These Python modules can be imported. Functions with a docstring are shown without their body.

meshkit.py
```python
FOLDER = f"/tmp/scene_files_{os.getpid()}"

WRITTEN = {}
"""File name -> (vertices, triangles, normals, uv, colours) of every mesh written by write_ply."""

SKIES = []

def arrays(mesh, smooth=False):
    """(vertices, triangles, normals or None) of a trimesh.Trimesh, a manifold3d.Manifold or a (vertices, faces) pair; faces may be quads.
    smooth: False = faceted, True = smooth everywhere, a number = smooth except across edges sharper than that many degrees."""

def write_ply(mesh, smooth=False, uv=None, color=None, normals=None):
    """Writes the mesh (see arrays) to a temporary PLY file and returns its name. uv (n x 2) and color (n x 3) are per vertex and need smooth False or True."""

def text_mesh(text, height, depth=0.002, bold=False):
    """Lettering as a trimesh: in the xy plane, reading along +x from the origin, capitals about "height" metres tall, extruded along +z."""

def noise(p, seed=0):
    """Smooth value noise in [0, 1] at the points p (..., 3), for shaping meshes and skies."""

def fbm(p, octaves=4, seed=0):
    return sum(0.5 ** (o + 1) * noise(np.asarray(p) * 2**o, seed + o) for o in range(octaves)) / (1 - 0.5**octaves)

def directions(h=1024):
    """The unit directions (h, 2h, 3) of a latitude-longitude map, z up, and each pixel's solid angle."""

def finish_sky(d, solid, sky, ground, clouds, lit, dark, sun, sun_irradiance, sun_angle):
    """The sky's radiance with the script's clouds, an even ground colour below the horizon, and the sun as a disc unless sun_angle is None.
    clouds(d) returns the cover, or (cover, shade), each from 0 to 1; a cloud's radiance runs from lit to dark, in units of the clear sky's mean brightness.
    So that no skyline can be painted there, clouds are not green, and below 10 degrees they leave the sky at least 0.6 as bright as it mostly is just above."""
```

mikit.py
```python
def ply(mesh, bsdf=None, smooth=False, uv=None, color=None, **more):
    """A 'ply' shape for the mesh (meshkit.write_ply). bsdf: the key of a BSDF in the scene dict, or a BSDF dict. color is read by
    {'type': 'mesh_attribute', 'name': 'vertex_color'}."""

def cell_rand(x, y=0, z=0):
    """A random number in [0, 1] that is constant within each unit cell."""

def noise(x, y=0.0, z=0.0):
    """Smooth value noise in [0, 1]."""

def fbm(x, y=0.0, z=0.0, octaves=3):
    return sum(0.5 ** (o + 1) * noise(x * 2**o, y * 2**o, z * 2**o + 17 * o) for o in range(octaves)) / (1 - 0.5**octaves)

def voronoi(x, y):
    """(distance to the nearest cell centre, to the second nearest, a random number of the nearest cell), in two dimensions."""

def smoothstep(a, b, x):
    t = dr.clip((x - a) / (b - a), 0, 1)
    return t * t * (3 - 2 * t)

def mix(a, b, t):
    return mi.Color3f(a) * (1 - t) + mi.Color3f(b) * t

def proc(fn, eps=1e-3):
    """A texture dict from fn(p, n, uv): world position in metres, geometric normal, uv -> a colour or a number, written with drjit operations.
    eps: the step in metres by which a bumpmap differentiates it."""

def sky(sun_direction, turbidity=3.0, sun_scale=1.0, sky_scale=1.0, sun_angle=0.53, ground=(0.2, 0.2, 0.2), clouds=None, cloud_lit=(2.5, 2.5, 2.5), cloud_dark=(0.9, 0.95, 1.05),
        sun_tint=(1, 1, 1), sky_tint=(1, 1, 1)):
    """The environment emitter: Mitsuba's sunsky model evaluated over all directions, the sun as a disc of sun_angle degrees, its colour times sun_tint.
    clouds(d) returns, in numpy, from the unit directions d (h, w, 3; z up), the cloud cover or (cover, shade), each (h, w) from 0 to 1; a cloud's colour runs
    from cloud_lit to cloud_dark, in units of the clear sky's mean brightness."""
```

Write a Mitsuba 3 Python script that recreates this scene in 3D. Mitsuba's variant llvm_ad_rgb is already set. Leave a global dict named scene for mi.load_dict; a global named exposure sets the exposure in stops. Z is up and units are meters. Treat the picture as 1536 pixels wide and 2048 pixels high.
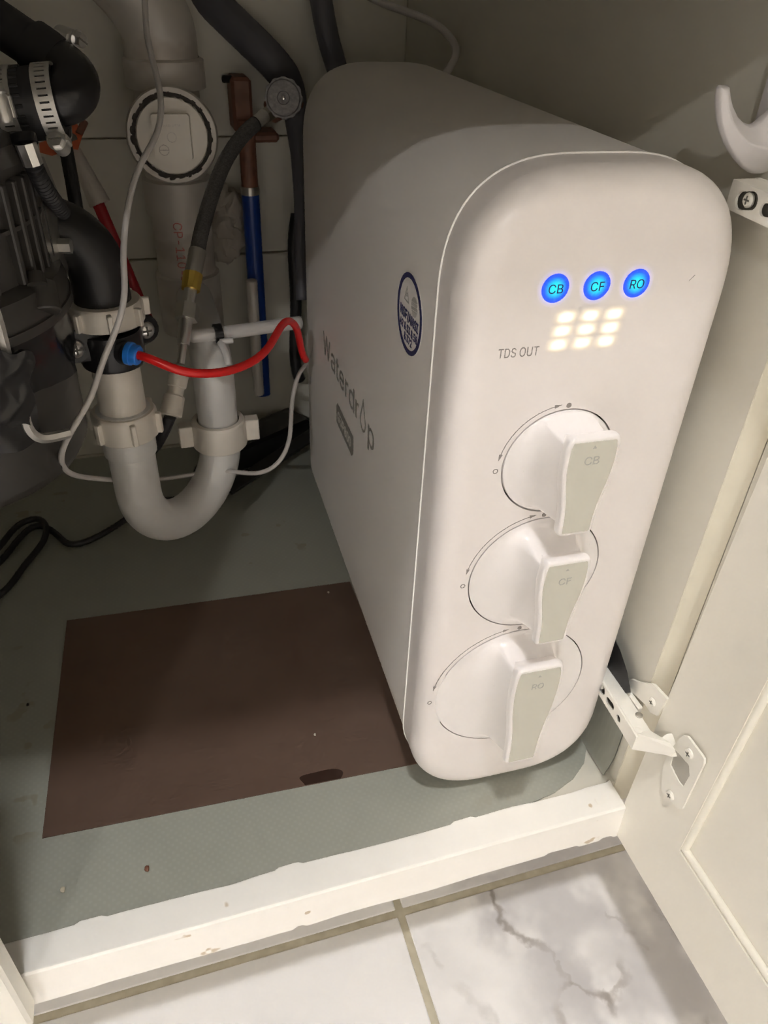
import math, random, shapely
import numpy as np, trimesh, drjit as dr, mitsuba as mi, manifold3d as m3
import mikit, meshkit
from mikit import noise, fbm, voronoi, smoothstep, mix
from shapely.geometry import Polygon, Point, LineString, box as sbox
from shapely.ops import unary_union
T = mi.ScalarTransform4f
random.seed(7); rng = np.random.default_rng(7)
scene, labels = {'type': 'scene'}, {}

# ------------------------------------------------------------------ camera, lamps, exposure
EYE = np.array([-0.1391252, -0.3151963, 0.5060447])
RIGHT = np.array([0.9554243, -0.2928831, 0.0371999])
UP = np.array([0.1437543, 0.5715561, 0.8078727])
FWD = np.array([0.2578741, 0.7665136, -0.5881818])
FPX = 1519.673
scene['camera'] = {'type': 'thinlens', 'fov': math.degrees(2*math.atan(768/FPX)), 'fov_axis': 'x',
                   'aperture_radius': 0.0006, 'focus_distance': 0.46, 'near_clip': 0.01, 'far_clip': 50.0,
                   'to_world': T().look_at(origin=EYE.tolist(), target=(EYE+FWD).tolist(), up=UP.tolist())}
exposure = 0.18
LAMPS = [((-1.62, -3.10, 2.325), 0.09, (550, 545, 538)),       # (centre, radius, radiance)
         ((-0.25, -0.55, 2.325), 0.085, (292, 291, 292))]
FLOOR = -0.16

# ------------------------------------------------------------------ helpers
def P(px, py, dep):                       # a point of the place from where it shows and how far it stands from the lens
    return EYE + dep*(FWD + RIGHT*(px-768)/FPX + UP*(1024-py)/FPX)
def A(px, py, **k):                       # the same on a plane x=, y= or z=
    a, v = list(k.items())[0]; i = 'xyz'.index(a)
    d = FWD + RIGHT*(px-768)/FPX + UP*(1024-py)/FPX
    return EYE + d*(v-EYE[i])/d[i]
def numbered(name):
    if name not in scene and name not in labels and not any(k.startswith(name+'__') for k in scene): return name
    i = 1
    while True:
        n = f'{name}_{i:03d}'
        if n not in scene and n not in labels and not any(k.startswith(n+'__') for k in scene): return n
        i += 1
def thing(name, label, cat, group=None):
    k = numbered(name); labels[k] = {'label': label, 'category': cat}
    if group: labels[k]['group'] = group
    return k
def obj(name, mesh, mat, parent=None, smooth=False, label=None, kind=None, emit=None, world=None, color=None):
    k = numbered((parent+'__' if parent else '')+name)
    more = {}
    if emit is not None: more['emitter'] = {'type': 'area', 'radiance': emit}
    if world is not None: more['to_world'] = world
    scene[k] = mikit.ply(mesh, mat, smooth=smooth, color=color, **more)
    if label or kind:
        labels[k] = {}
        if label: labels[k]['label'] = label
        if kind: labels[k]['kind'] = kind
    return k
def tagged(name, mesh, mat, label, cat, smooth=False, group=None, world=None):
    k = obj(name, mesh, mat, None, smooth, world=world)
    labels[k] = {'label': label, 'category': cat}
    if group: labels[k]['group'] = group
    return k
def struct(name, mesh, mat, smooth=False):
    k = obj(name, mesh, mat, None, smooth); labels[k] = {'kind': 'structure'}; return k
cat = trimesh.util.concatenate
def unit(v): v = np.asarray(v, float); return v/np.linalg.norm(v)
def basis(axis, ref=None):
    a = unit(axis); r = np.array([0, 0, 1.]) if ref is None else np.asarray(ref, float)
    if abs(unit(r) @ a) > .97: r = np.array([1., 0, 0])
    x = unit(r-(r@a)*a); return x, np.cross(a, x), a
def bx(x0, x1, y0, y1, z0, z1, c=0.0):     # box, edges chamfered by c
    lo, hi = np.array([x0, y0, z0]), np.array([x1, y1, z1])
    if c <= 0:
        m = trimesh.creation.box(extents=hi-lo); m.apply_translation((lo+hi)/2); return m
    pts = []
    for sx in (0, 1):
        for sy in (0, 1):
            for sz in (0, 1):
                p = np.where([sx, sy, sz], hi, lo); d = np.where([sx, sy, sz], -c, c)
                for k in range(3):
                    q = p+d; q[k] = p[k]; pts.append(q)
    return trimesh.convex.convex_hull(np.array(pts))
def lathe(profile, o, axis, n=40, ref=None):   # profile of (radius, height along axis)
    x, y, a = basis(axis, ref); o = np.asarray(o, float)
    th = np.arange(n)*2*np.pi/n
    pr = np.asarray(profile, float)
    ring = np.cos(th)[:, None]*x+np.sin(th)[:, None]*y
    v = (o+pr[:, None, 1:2]*a+pr[:, None, 0:1]*ring[None]).reshape(-1, 3)
    f = []
    i, j = np.meshgrid(np.arange(len(pr)-1), np.arange(n), indexing='ij')
    q = np.stack([i*n+j, i*n+(j+1) % n, (i+1)*n+(j+1) % n, (i+1)*n+j], -1).reshape(-1, 4)
    f = np.vstack([q[:, [0, 1, 2]], q[:, [0, 2, 3]]])
    return trimesh.Trimesh(v, f, process=False)
def solid(profile, o, axis, n=40, ref=None):   # lathe closed on the axis at both ends
    pr = [(1e-5, profile[0][1])]+list(profile)+[(1e-5, profile[-1][1])]
    return lathe(pr, o, axis, n, ref)
def seg(p0, p1, r0, r1=None, n=32, c=.0):
    p0, p1 = np.asarray(p0, float), np.asarray(p1, float); L = np.linalg.norm(p1-p0); r1 = r0 if r1 is None else r1
    pr = [(r0, 0), (r1, L)] if c <= 0 else [(r0-c, 0), (r0, c), (r1, L-c), (r1-c, L)]
    return solid(pr, p0, p1-p0, n)
def spline(pts, n=60):
    pts = np.asarray(pts, float)
    if len(pts) < 3:
        t = np.linspace(0, 1, n)[:, None]; return pts[0]*(1-t)+pts[-1]*t
    from scipy.interpolate import CubicSpline
    d = np.sqrt(np.linalg.norm(np.diff(pts, axis=0), axis=1)); s = np.r_[0, np.cumsum(d)]
    return CubicSpline(s, pts)(np.linspace(0, s[-1], n))
def tube(pts, r, n=16, m=60, ribs=None, cap=True, raw=False, wall=None):
    p = np.asarray(pts, float) if raw else spline(pts, m)
    m = len(p)
    r = np.interp(np.linspace(0, 1, m), np.linspace(0, 1, len(r)), r) if np.ndim(r) else np.full(m, r)
    t = np.gradient(p, axis=0); t /= np.linalg.norm(t, axis=1, keepdims=True)
    x = basis(t[0])[0]; X = []
    for k in range(m):
        x = x-(x@t[k])*t[k]; x /= np.linalg.norm(x); X.append(x)
    X = np.array(X); Y = np.cross(t, X)
    th = np.arange(n)*2*np.pi/n
    v = (p[:, None]+r[:, None, None]*(np.cos(th)[None, :, None]*X[:, None]+np.sin(th)[None, :, None]*Y[:, None])).reshape(-1, 3)
    i, j = np.meshgrid(np.arange(m-1), np.arange(n), indexing='ij')
    q = np.stack([i*n+j, i*n+(j+1) % n, (i+1)*n+(j+1) % n, (i+1)*n+j], -1).reshape(-1, 4)
    f = np.vstack([q[:, [0, 1, 2]], q[:, [0, 2, 3]]])
    if cap:
        b = len(v); v = np.vstack([v, p[0], p[-1]]); k = np.arange(n)
        f = np.vstack([f, np.stack([np.full(n, b), (k+1) % n, k], 1), np.stack([np.full(n, b+1), (m-1)*n+k, (m-1)*n+(k+1) % n], 1)])
    return trimesh.Trimesh(v, f, process=False)
def extr(poly, d):
    gs = getattr(poly, 'geoms', [poly])
    return cat([trimesh.creation.extrude_polygon(g, d, engine='earcut') for g in gs])
def mat4(x, y, z, o=(0, 0, 0)):
    M = np.eye(4); M[:3, 0], M[:3, 1], M[:3, 2], M[:3, 3] = x, y, z, o; return M
def put(mesh, M): m = mesh.copy(); m.apply_transform(M); return m
FRONT = lambda o: mat4((1, 0, 0), (0, 0, 1), (0, -1, 0), o)      # drawn in xy, laid on a face that looks along -y
LEFT = lambda o: mat4((0, -1, 0), (0, 0, 1), (-1, 0, 0), o)      # ... along -x
def boolean(a, b): return a-b
def to_m(mesh):
    mesh = trimesh.Trimesh(mesh.vertices, mesh.faces, process=True)
    return m3.Manifold(m3.Mesh(np.asarray(mesh.vertices, np.float32), np.asarray(mesh.faces, np.uint32)))
def from_m(m): q = m.to_mesh(); return trimesh.Trimesh(q.vert_properties[:, :3], q.tri_verts, process=False)
def txt(s, h, d=.0003, bold=False, width=None):
    m = meshkit.text_mesh(s, h, d, bold)
    if width is not None:
        b = m.bounds; m.apply_translation([-b[0][0], 0, 0]); m.apply_scale([width/(b[1][0]-b[0][0]), 1, 1])
    return m
def centred(m):
    b = m.bounds; m = m.copy(); m.apply_translation([-(b[0][0]+b[1][0])/2, -(b[0][1]+b[1][1])/2, 0]); return m

# ------------------------------------------------------------------ materials
def mat(name, color, rough=.5, metallic=0., spec=.5, clear=0., bump=None, bscale=1., **k):
    c = color if isinstance(color, dict) else {'type': 'rgb', 'value': list(color)}
    b = {'type': 'principled', 'base_color': c, 'roughness': rough, 'metallic': metallic, 'specular': spec, **k}
    if clear: b['clearcoat'] = clear; b['clearcoat_gloss'] = .9
    if bump is not None: b = {'type': 'bumpmap', 'arbitrary': bump, 'scale': bscale, 'bsdf': b}
    scene[name] = {'type': 'twosided', 'bsdf': b}
    return name
mat('white_shell', (.755, .715, .695), .34)
mat('body_shell', (.77, .74, .71), .42)
mat('rim_white', (.92, .90, .87), .3)
mat('gloss_white', (.82, .785, .77), .12)
mat('inlay_grey', (.50, .49, .43), .55)
mat('inlay_text', (.36, .36, .33), .6)
mat('print_grey', (.22, .20, .19), .6)
mat('print_logo', (.15, .145, .13), .5)
mat('print_navy', (.012, .014, .06), .5)
mat('print_fine', (.33, .32, .30), .6)
mat('badge_text', (.50, .48, .44), .6)
mat('gap_dark', (.05, .045, .04), .8)
mat('room_paint', (.80, .77, .72), .8)
mat('cabinet_paint', (.80, .78, .71), .45)
mat('edge_band', (.76, .725, .61), .5)
mat('mullion_yellow', (.80, .775, .685), .45)
mat('hinge_white', (.82, .80, .73), .35)
mat('hook_plastic', (.60, .575, .575), .35)
mat('dark_hole', (.09, .085, .07), .7)
mat('pvc_white', (.74, .73, .71), .28)
mat('pvc_cream', (.80, .75, .67), .38)
mat('black_plastic', (.007, .007, .008), .28)
mat('black_matte', (.008, .008, .0085), .42)
mat('black_rubber', (.011, .011, .012), .5)
mat('tape_black', (.010, .010, .0105), .2)
mat('disposal_grey', (.034, .032, .029), .4)
mat('steel', (.66, .64, .60), .42, .75)
mat('steel_dull', (.46, .44, .40), .35, .9)
mat('chrome', (.78, .77, .75), .22, .9)
mat('nickel', (.78, .76, .72), .24, .92)
mat('brass', (.83, .60, .14), .28, 1.)
mat('hose_grey', (.075, .075, .085), .5)
mat('cable_grey', (.52, .49, .47), .45)
mat('tube_white', (.72, .70, .68), .35)
mat('tube_red', (.62, .012, .012), .22)
mat('pex_red', (.25, .008, .012), .4)
mat('pex_blue', (.006, .034, .18), .35)
mat('collet_blue', (.02, .20, .72), .35)
mat('orange', (.50, .115, .045), .5)
mat('ink_red', (.55, .20, .18), .7)
mat('mould_dark', (.045, .04, .035), .85)
mat('foam', (.40, .36, .31), .85)

def f_wall(p, n, uv):
    t = fbm(p.x*5, p.y*5, p.z*5, 3)
    return mix((.60, .575, .50), (.66, .64, .565), t)
mat('laminate', mikit.proc(f_wall), .5)
def f_cop(p, n, uv):
    t = fbm(p.x*90, p.y*90, p.z*90, 3)
    return mix((.085, .042, .028), (.20, .088, .052), t)
mat('copper_old', mikit.proc(f_cop), .55)
def f_valve(p, n, uv):
    t = fbm(p.x*420, p.y*420, p.z*420, 3)
    return mix((.12, .115, .115), (.27, .26, .255), t)
mat('handle_grey', mikit.proc(f_valve), .5, .3)
def f_braid(p, n, uv):
    t = cell = noise(p.x*900, p.y*900, p.z*900)
    return mix((.06, .06, .06), (.105, .103, .10), t)
mat('braid', mikit.proc(f_braid), .3, .3)
def f_old(p, n, uv):
    t = smoothstep(.5, .75, fbm(p.x*28, p.y*28, p.z*28, 4))
    return mix((.66, .62, .57), (.48, .43, .38), t)
mat('pvc_old', mikit.proc(f_old), .42)
def dots(p):                                # the liner's diamond field of small domes, 4.2 mm apart
    a, b = (p.x+p.y)*238*.7071, (p.x-p.y)*238*.7071
    fx, fy = a-dr.floor(a)-.5, b-dr.floor(b)-.5
    return smoothstep(.42, .1, dr.sqrt(fx*fx+fy*fy))
def f_lin(p, n, uv):
    t = fbm(p.x*9, p.y*9, 0., 4); d = dots(p)
    c = mix((.275, .285, .245), (.345, .352, .308), t)
    s = smoothstep(.70, .78, fbm(p.x*60+7, p.y*60, 3., 3))*smoothstep(.55, .7, noise(p.x*14, p.y*14, 9.))
    return mix(mix(c, (.39, .40, .35), d*.2), (.24, .215, .15), s*.6)
def b_lin(p, n, uv): return dots(p)*.00022+fbm(p.x*30, p.y*30, 0., 2)*.0012
mat('liner', mikit.proc(f_lin), .24, bump=mikit.proc(b_lin, 4e-4))
def f_sheet(p, n, uv):
    t = fbm(p.x*16, p.y*16, 2., 4)
    return mix((.080, .050, .037), (.110, .072, .055), t)
mat('sheet_brown', mikit.proc(f_sheet), .33, bump=mikit.proc(b_lin, 4e-4))
mat('wet_spot', (.03, .016, .012), .12)
def veins():
    L = [[(978, 1775), (1000, 1835), (1052, 1885), (1108, 1925), (1150, 1968), (1178, 1985), (1226, 1998), (1240, 2050), (1265, 2150)], [(1105, 1765), (1160, 1815), (1232, 1838), (1262, 1880), (1300, 1900)], [(1232, 2000), (1258, 1950), (1240, 1900)], [(1300, 1800), (1335, 1840), (1370, 1925), (1378, 1975), (1420, 2080)], [(850, 1900), (930, 1990), (1010, 2060), (1100, 2170)], [(1150, 1968), (1110, 2010), (1140, 2080)]]
    return [[A(x, y, z=FLOOR)[:2] for x, y in l] for l in L]
VEINS = veins()
def f_tile(p, n, uv):
    wx = p.x+.016*(fbm(p.x*38, p.y*38, 1., 4)-.5)+.0055*(fbm(p.x*210, p.y*210, 1., 3)-.5); wy = p.y+.016*(fbm(p.x*38+5, p.y*38, 4., 4)-.5)+.0055*(fbm(p.x*210, p.y*210, 8., 3)-.5)
    def near(l):
        d = mi.Float(9)
        for (a, b) in zip(l[:-1], l[1:]):
            e = b-a; t = dr.clip(((wx-a[0])*e[0]+(wy-a[1])*e[1])/(e @ e), 0, 1)
            d = dr.minimum(d, dr.sqrt(dr.square(wx-a[0]-t*e[0])+dr.square(wy-a[1]-t*e[1])))
        return d
    c = mix((.88, .86, .855), (.84, .825, .83), fbm(p.x*9, p.y*9, 3., 3))
    m = noise(p.x*55, p.y*55, 2.)
    for k, l in enumerate(VEINS):
        d = near(l); w = (1., .55, .6, .7, .22, .5)[k]
        c = mix(c, (.52, .505, .52), w*.95*(1-smoothstep(0., .014+.055*fbm(p.x*24, p.y*24, 7.+k, 3), d))*smoothstep(.2, .6, fbm(p.x*45, p.y*45, 1.+k, 3)))
        c = mix(c, (.30, .27, .25), w*.9*(1-smoothstep(.0004, .0012+.0065*noise(p.x*70, p.y*70, 5.), d))*smoothstep(.28, .6, m))
    cl = smoothstep(.44, .66, fbm(p.x*16+2, p.y*16+8, 2., 4))*smoothstep(.06, .12, p.x-.2*(p.y+.05))
    c = mix(c, (.54, .525, .54), cl*.75)
    big = 1-smoothstep(.004, .016, dr.abs(fbm(p.x*3.1+11, p.y*3.1+4, 5., 4)-.5))
    return mix(c, (.50, .48, .48), big*smoothstep(-.34, -.44, p.y)*.8)
mat('marble', mikit.proc(f_tile), .1)
def f_grout(p, n, uv): return mix((.40, .36, .27), (.55, .51, .41), fbm(p.x*120, p.y*120, 0., 3))
mat('grout', mikit.proc(f_grout), .85)
def f_lip(p, n, uv):
    s = smoothstep(.70, .76, fbm(p.x*75+3, p.y*75, p.z*75, 3))*smoothstep(.56, .62, noise(p.x*16+.5, 3., 1.))
    return mix((.90, .88, .83), (.50, .40, .27), s*.8)
mat('lip_paint', mikit.proc(f_lip), .35)
def f_door(p, n, uv):
    t = fbm(p.y*6, p.z*6, 1., 3)
    return mix((.76, .73, .645), (.81, .785, .71), t)
mat('door_paint', mikit.proc(f_door), .4)
scene['led_skin'] = {'type': 'twosided', 'bsdf': {'type': 'principled', 'base_color': {'type': 'rgb', 'value': [.78, .74, .71]}, 'roughness': .35}}

# ------------------------------------------------------------------ the room
CEIL = 2.34
X0, X1, Y0, Y1 = -2.7, 2.1, -4.6, .62
struct('floor', bx(X0, X1, Y0, Y1, FLOOR-.08, FLOOR-.0015), 'grout')
SX, SY, TX, TY, G = -.006, -.0135, .61, .305, .0032
for i in range(-5, 4):
    for j in range(-15, 3):
        x0, x1 = SX+i*TX+G, SX+(i+1)*TX-G; y0, y1 = SY+j*TY+G, SY+(j+1)*TY-G
        x0, x1, y0, y1 = max(x0, X0+.002), min(x1, X1-.002), max(y0, Y0+.002), min(y1, Y1-.002)
        if x1-x0 > .03 and y1-y0 > .03: obj('tile', bx(x0, x1, y0, y1, FLOOR-.0012, FLOOR+.0003*((i*7+j*5) % 3), .0008), 'marble', 'floor')
struct('ceiling', bx(X0, X1, Y0, Y1, CEIL, CEIL+.05), 'room_paint')
struct('wall_left', bx(X0-.05, X0, Y0, Y1, FLOOR, CEIL), 'room_paint')
struct('wall_right', bx(X1, X1+.05, Y0, Y1, FLOOR, CEIL), 'room_paint')
struct('wall_front', bx(X0, X1, Y0-.05, Y0, FLOOR, CEIL), 'room_paint')
struct('wall_back', bx(X0, X1, Y1, Y1+.05, FLOOR, CEIL), 'room_paint')
for (c, r, rad), lab in zip(LAMPS, ('round ceiling downlight in the middle of the kitchen ceiling', 'round ceiling downlight above the sink cabinet')):
    t = thing('ceiling_lamp', lab, 'ceiling light')
    obj('trim_ring', lathe([(r, .0), (r+.02, .0), (r+.02, .012), (r, .012), (r, 0)], (c[0], c[1], CEIL-.0125), (0, 0, 1)), 'rim_white', t, 30)
    th = np.arange(32)*2*np.pi/32
    v = np.vstack([[c[0], c[1], CEIL-.006], np.stack([c[0]+r*np.cos(th), c[1]+r*np.sin(th), np.full(32, CEIL-.006)], 1)])
    k = np.arange(32)
    obj('lens', trimesh.Trimesh(v, np.stack([np.zeros(32, int), 1+(k+1) % 32, 1+k], 1), process=False), 'rim_white', t, emit={'type': 'rgb', 'value': list(rad)})

# ------------------------------------------------------------------ the sink cabinet
WX = .1645                                   # inner face of the right side panel
ZB, YB, XL, ZT = -.022, .585, -.66, .53      # cabinet bottom, back, left side, top of the opening
cabk = thing('sink_cabinet', 'cream painted kitchen sink cabinet with its right door open', 'cabinet')
obj('bottom_panel', bx(XL, WX, -.0255, YB, ZB-.018, ZB), 'laminate', cabk)
obj('side_panel', bx(WX, WX+.02, -.0255, YB+.02, -.05, .72), 'laminate', cabk)
obj('edge_strip', bx(WX+.0002, WX+.0198, -.0262, -.0254, -.05, .70), 'edge_band', cabk, label='yellowed front edge of the right side panel')
obj('side_panel', bx(XL-.02, XL, -.0255, YB+.02, -.05, .72), 'laminate', cabk)
for z0, z1, dy in ((ZB, .2203, .0), (.2216, .3455, .0030), (.3468, .72, .001)):
    obj('back_panel', bx(XL, WX, YB+dy, YB+.016, z0, z1, .0008), 'laminate', cabk)
obj('back_frame', bx(XL, WX, YB+.0165, YB+.03, ZB, .72), 'gap_dark', cabk)
obj('front_rail', bx(XL, WX, -.0255, -.0075, ZT, .72), 'cabinet_paint', cabk)
obj('false_drawer_front', bx(XL-.018, WX+.018, -.0455, -.0265, ZT-.005, .715, .002), 'cabinet_paint', cabk)
obj('toe_kick', bx(XL-.02, WX+.02, .04, .055, FLOOR, -.05), 'cabinet_paint', cabk)
# threshold strip in front of the bottom panel: torn papered edges
xs = np.linspace(-.66, .1600, 240)
def wob(s, f, a): return a*(meshkit.fbm(np.stack([xs*f, 0*xs+s, 0*xs], 1), 3, s)-.5)
yb = -.0252+wob(1, 14, .005)+.0016*(np.sin(xs*47) > .93); yr = -.0482+wob(2, 9, .0008)
zl = -.056+wob(3, 22, .004)+.003*(meshkit.noise(np.stack([xs*60, 0*xs, 0*xs], 1), 5) > .86)
zb = ZB+.0022+wob(4, 40, .0012)
prof = np.stack([np.stack([xs, yb, 0*xs-.05], 1), np.stack([xs, yb, zb], 1), np.stack([xs, yb-.0012, zb+.0004], 1), np.stack([xs, yr+.0012, 0*xs+ZB+.0026], 1), np.stack([xs, yr+.0004, 0*xs+ZB+.0024], 1),
                 np.stack([xs, yr-.0008, 0*xs+ZB+.0010], 1), np.stack([xs, yr-.0010, 0*xs+ZB-.002], 1), np.stack([xs, yr-.0022, zl+.002], 1), np.stack([xs, yr-.0026, zl], 1), np.stack([xs, yr+.002, zl+.001], 1)], 1)
n_, m_ = prof.shape[:2]
ii, jj = np.meshgrid(np.arange(n_-1), np.arange(m_), indexing='ij')
q = np.stack([ii*m_+jj, (ii+1)*m_+jj, (ii+1)*m_+(jj+1) % m_, ii*m_+(jj+1) % m_], -1).reshape(-1, 4)
fc = np.vstack([q[:, [0, 1, 2]], q[:, [0, 2, 3]]])
endc = np.array([[0, k, k+1] for k in range(1, m_-1)]+[[(n_-1)*m_, (n_-1)*m_+k+1, (n_-1)*m_+k] for k in range(1, m_-1)])
lipm = trimesh.Trimesh(prof.reshape(-1, 3), np.vstack([fc, endc]), process=False); lipm.fix_normals()
obj('threshold_strip', lipm, 'lip_paint', cabk, 35, label='white papered strip with torn edges along the front of the cabinet floor')
# left door, closed; right door, open at a right angle
dl = obj('door', bx(-.655, -.274, -.068, -.0505, -.05, .522, .0022), 'cabinet_paint', cabk, 40)
DX, DY0, DY1, DZ0, DZ1 = .1642, -.0455, -.47, -.0555, .522
IY0, IZ0 = -.1035, .0105                      # where the routed inner panel starts
plumb = lambda m: (m.vertices.__setitem__((slice(None), 0), m.vertices[:, 0]+(m.vertices[:, 2]-.15)*.022), m)[1]
fr = put(extr(sbox(DY1, DZ0, DY0, DZ1).buffer(-.001).buffer(.001).difference(sbox(DY1+.058, IZ0-.001, IY0, DZ1-.066)), .019), mat4((0, 1, 0), (0, 0, 1), (1, 0, 0), (DX, 0, 0)))
d2 = obj('door', plumb(fr), 'door_paint', cabk, label='open right door seen from its inner side')
obj('inner_panel', plumb(bx(DX+.0055, DX+.014, DY1+.05, IY0+.008, IZ0-.008, DZ1-.058)), 'door_paint', d2)
def bead(p0, p1): return plumb(tube([p0, p1], .0028, 10, 2))
bz, by = IZ0+.0012, IY0-.0012
for p0, p1 in (((DX+.0035, by, bz), (DX+.0035, by, DZ1-.067)), ((DX+.0035, by, bz), (DX+.0035, DY1+.059, bz)), ((DX+.0035, DY1+.059, bz), (DX+.0035, DY1+.059, DZ1-.067)), ((DX+.0035, by, DZ1-.067), (DX+.0035, DY1+.059, DZ1-.067))):
    obj('bead', bead(p0, p1), 'mullion_yellow', d2, True)
# counter and neighbours, which only light and shade the place
tagged('countertop', bx(X0+.001, .9, -.085, Y1-.002, .721, .761, .004), 'room_paint', 'pale kitchen countertop over the sink cabinet', 'countertop')
for x0, x1, lab in ((XL-1.1, XL-.0205, 'cream base cabinet to the left of the sink cabinet'), (WX+.0215, .9, 'cream base cabinet to the right of the sink cabinet')):
    t = thing('base_cabinet', lab, 'cabinet')
    obj('body', bx(x0, x1, -.0255, Y1-.01, -.05, .7205), 'cabinet_paint', t)
    obj('plinth', bx(x0, x1, .04, .06, FLOOR+.001, -.0505), 'cabinet_paint', t)
    if x0 < 0: obj('door', bx(x0+.003, x1-.003, -.0455, -.0258, -.045, .715, .002), 'cabinet_paint', t)

# liner: a field of vinyl with a rounded corner, turned up along the right panel
def grid_mesh(poly, z, step=.006, bumpf=None):
    x0, y0, x1, y1 = poly.bounds
    m = trimesh.creation.extrude_polygon(poly, .0016, engine='earcut'); return m
lp = Polygon([(-.655, -.0262), (.085, -.0258), (.112, -.0215), (.133, -.0140), (.149, -.0030), (.157, .0080), (.161, .02), (.1615, .035), (.1615, .575), (-.655, .575)])
lin = extr(lp, .0014); lin.apply_translation([0, 0, ZB+.0004])
lk = tagged('shelf_liner', lin, 'liner', 'grey green textured vinyl liner covering the cabinet floor', 'shelf liner')
ys = np.linspace(.57, -.018, 60)
top = np.interp(ys, [-.018, -.008, .0, .012, .03, .1, .6], [.058, .074, .082, .090, .098, .11, .12])
cols = []
for s in np.linspace(0, 1, 9):
    cols.append(np.stack([.1585+.0052*np.sin(min(s*2.5, 1)*np.pi/2)+0*ys, ys, np.where(s == 0, ZB+.0015, ZB+.002+(top-ZB)*s**1.15)], 1))
v = np.stack(cols, 1); nn, mm = v.shape[:2]
ii, jj = np.meshgrid(np.arange(nn-1), np.arange(mm-1), indexing='ij')
q = np.stack([ii*mm+jj, ii*mm+jj+1, (ii+1)*mm+jj+1, (ii+1)*mm+jj], -1).reshape(-1, 4)
fb = np.vstack([q[:, [0, 1, 2]], q[:, [0, 2, 3]]])
a = v.reshape(-1, 3); b = a-[.0009, 0, 0]
obj('turned_up_edge', trimesh.Trimesh(np.vstack([a, b]), np.vstack([fb, fb[:, ::-1]+len(a)]), process=False), 'liner', lk, True)
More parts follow.
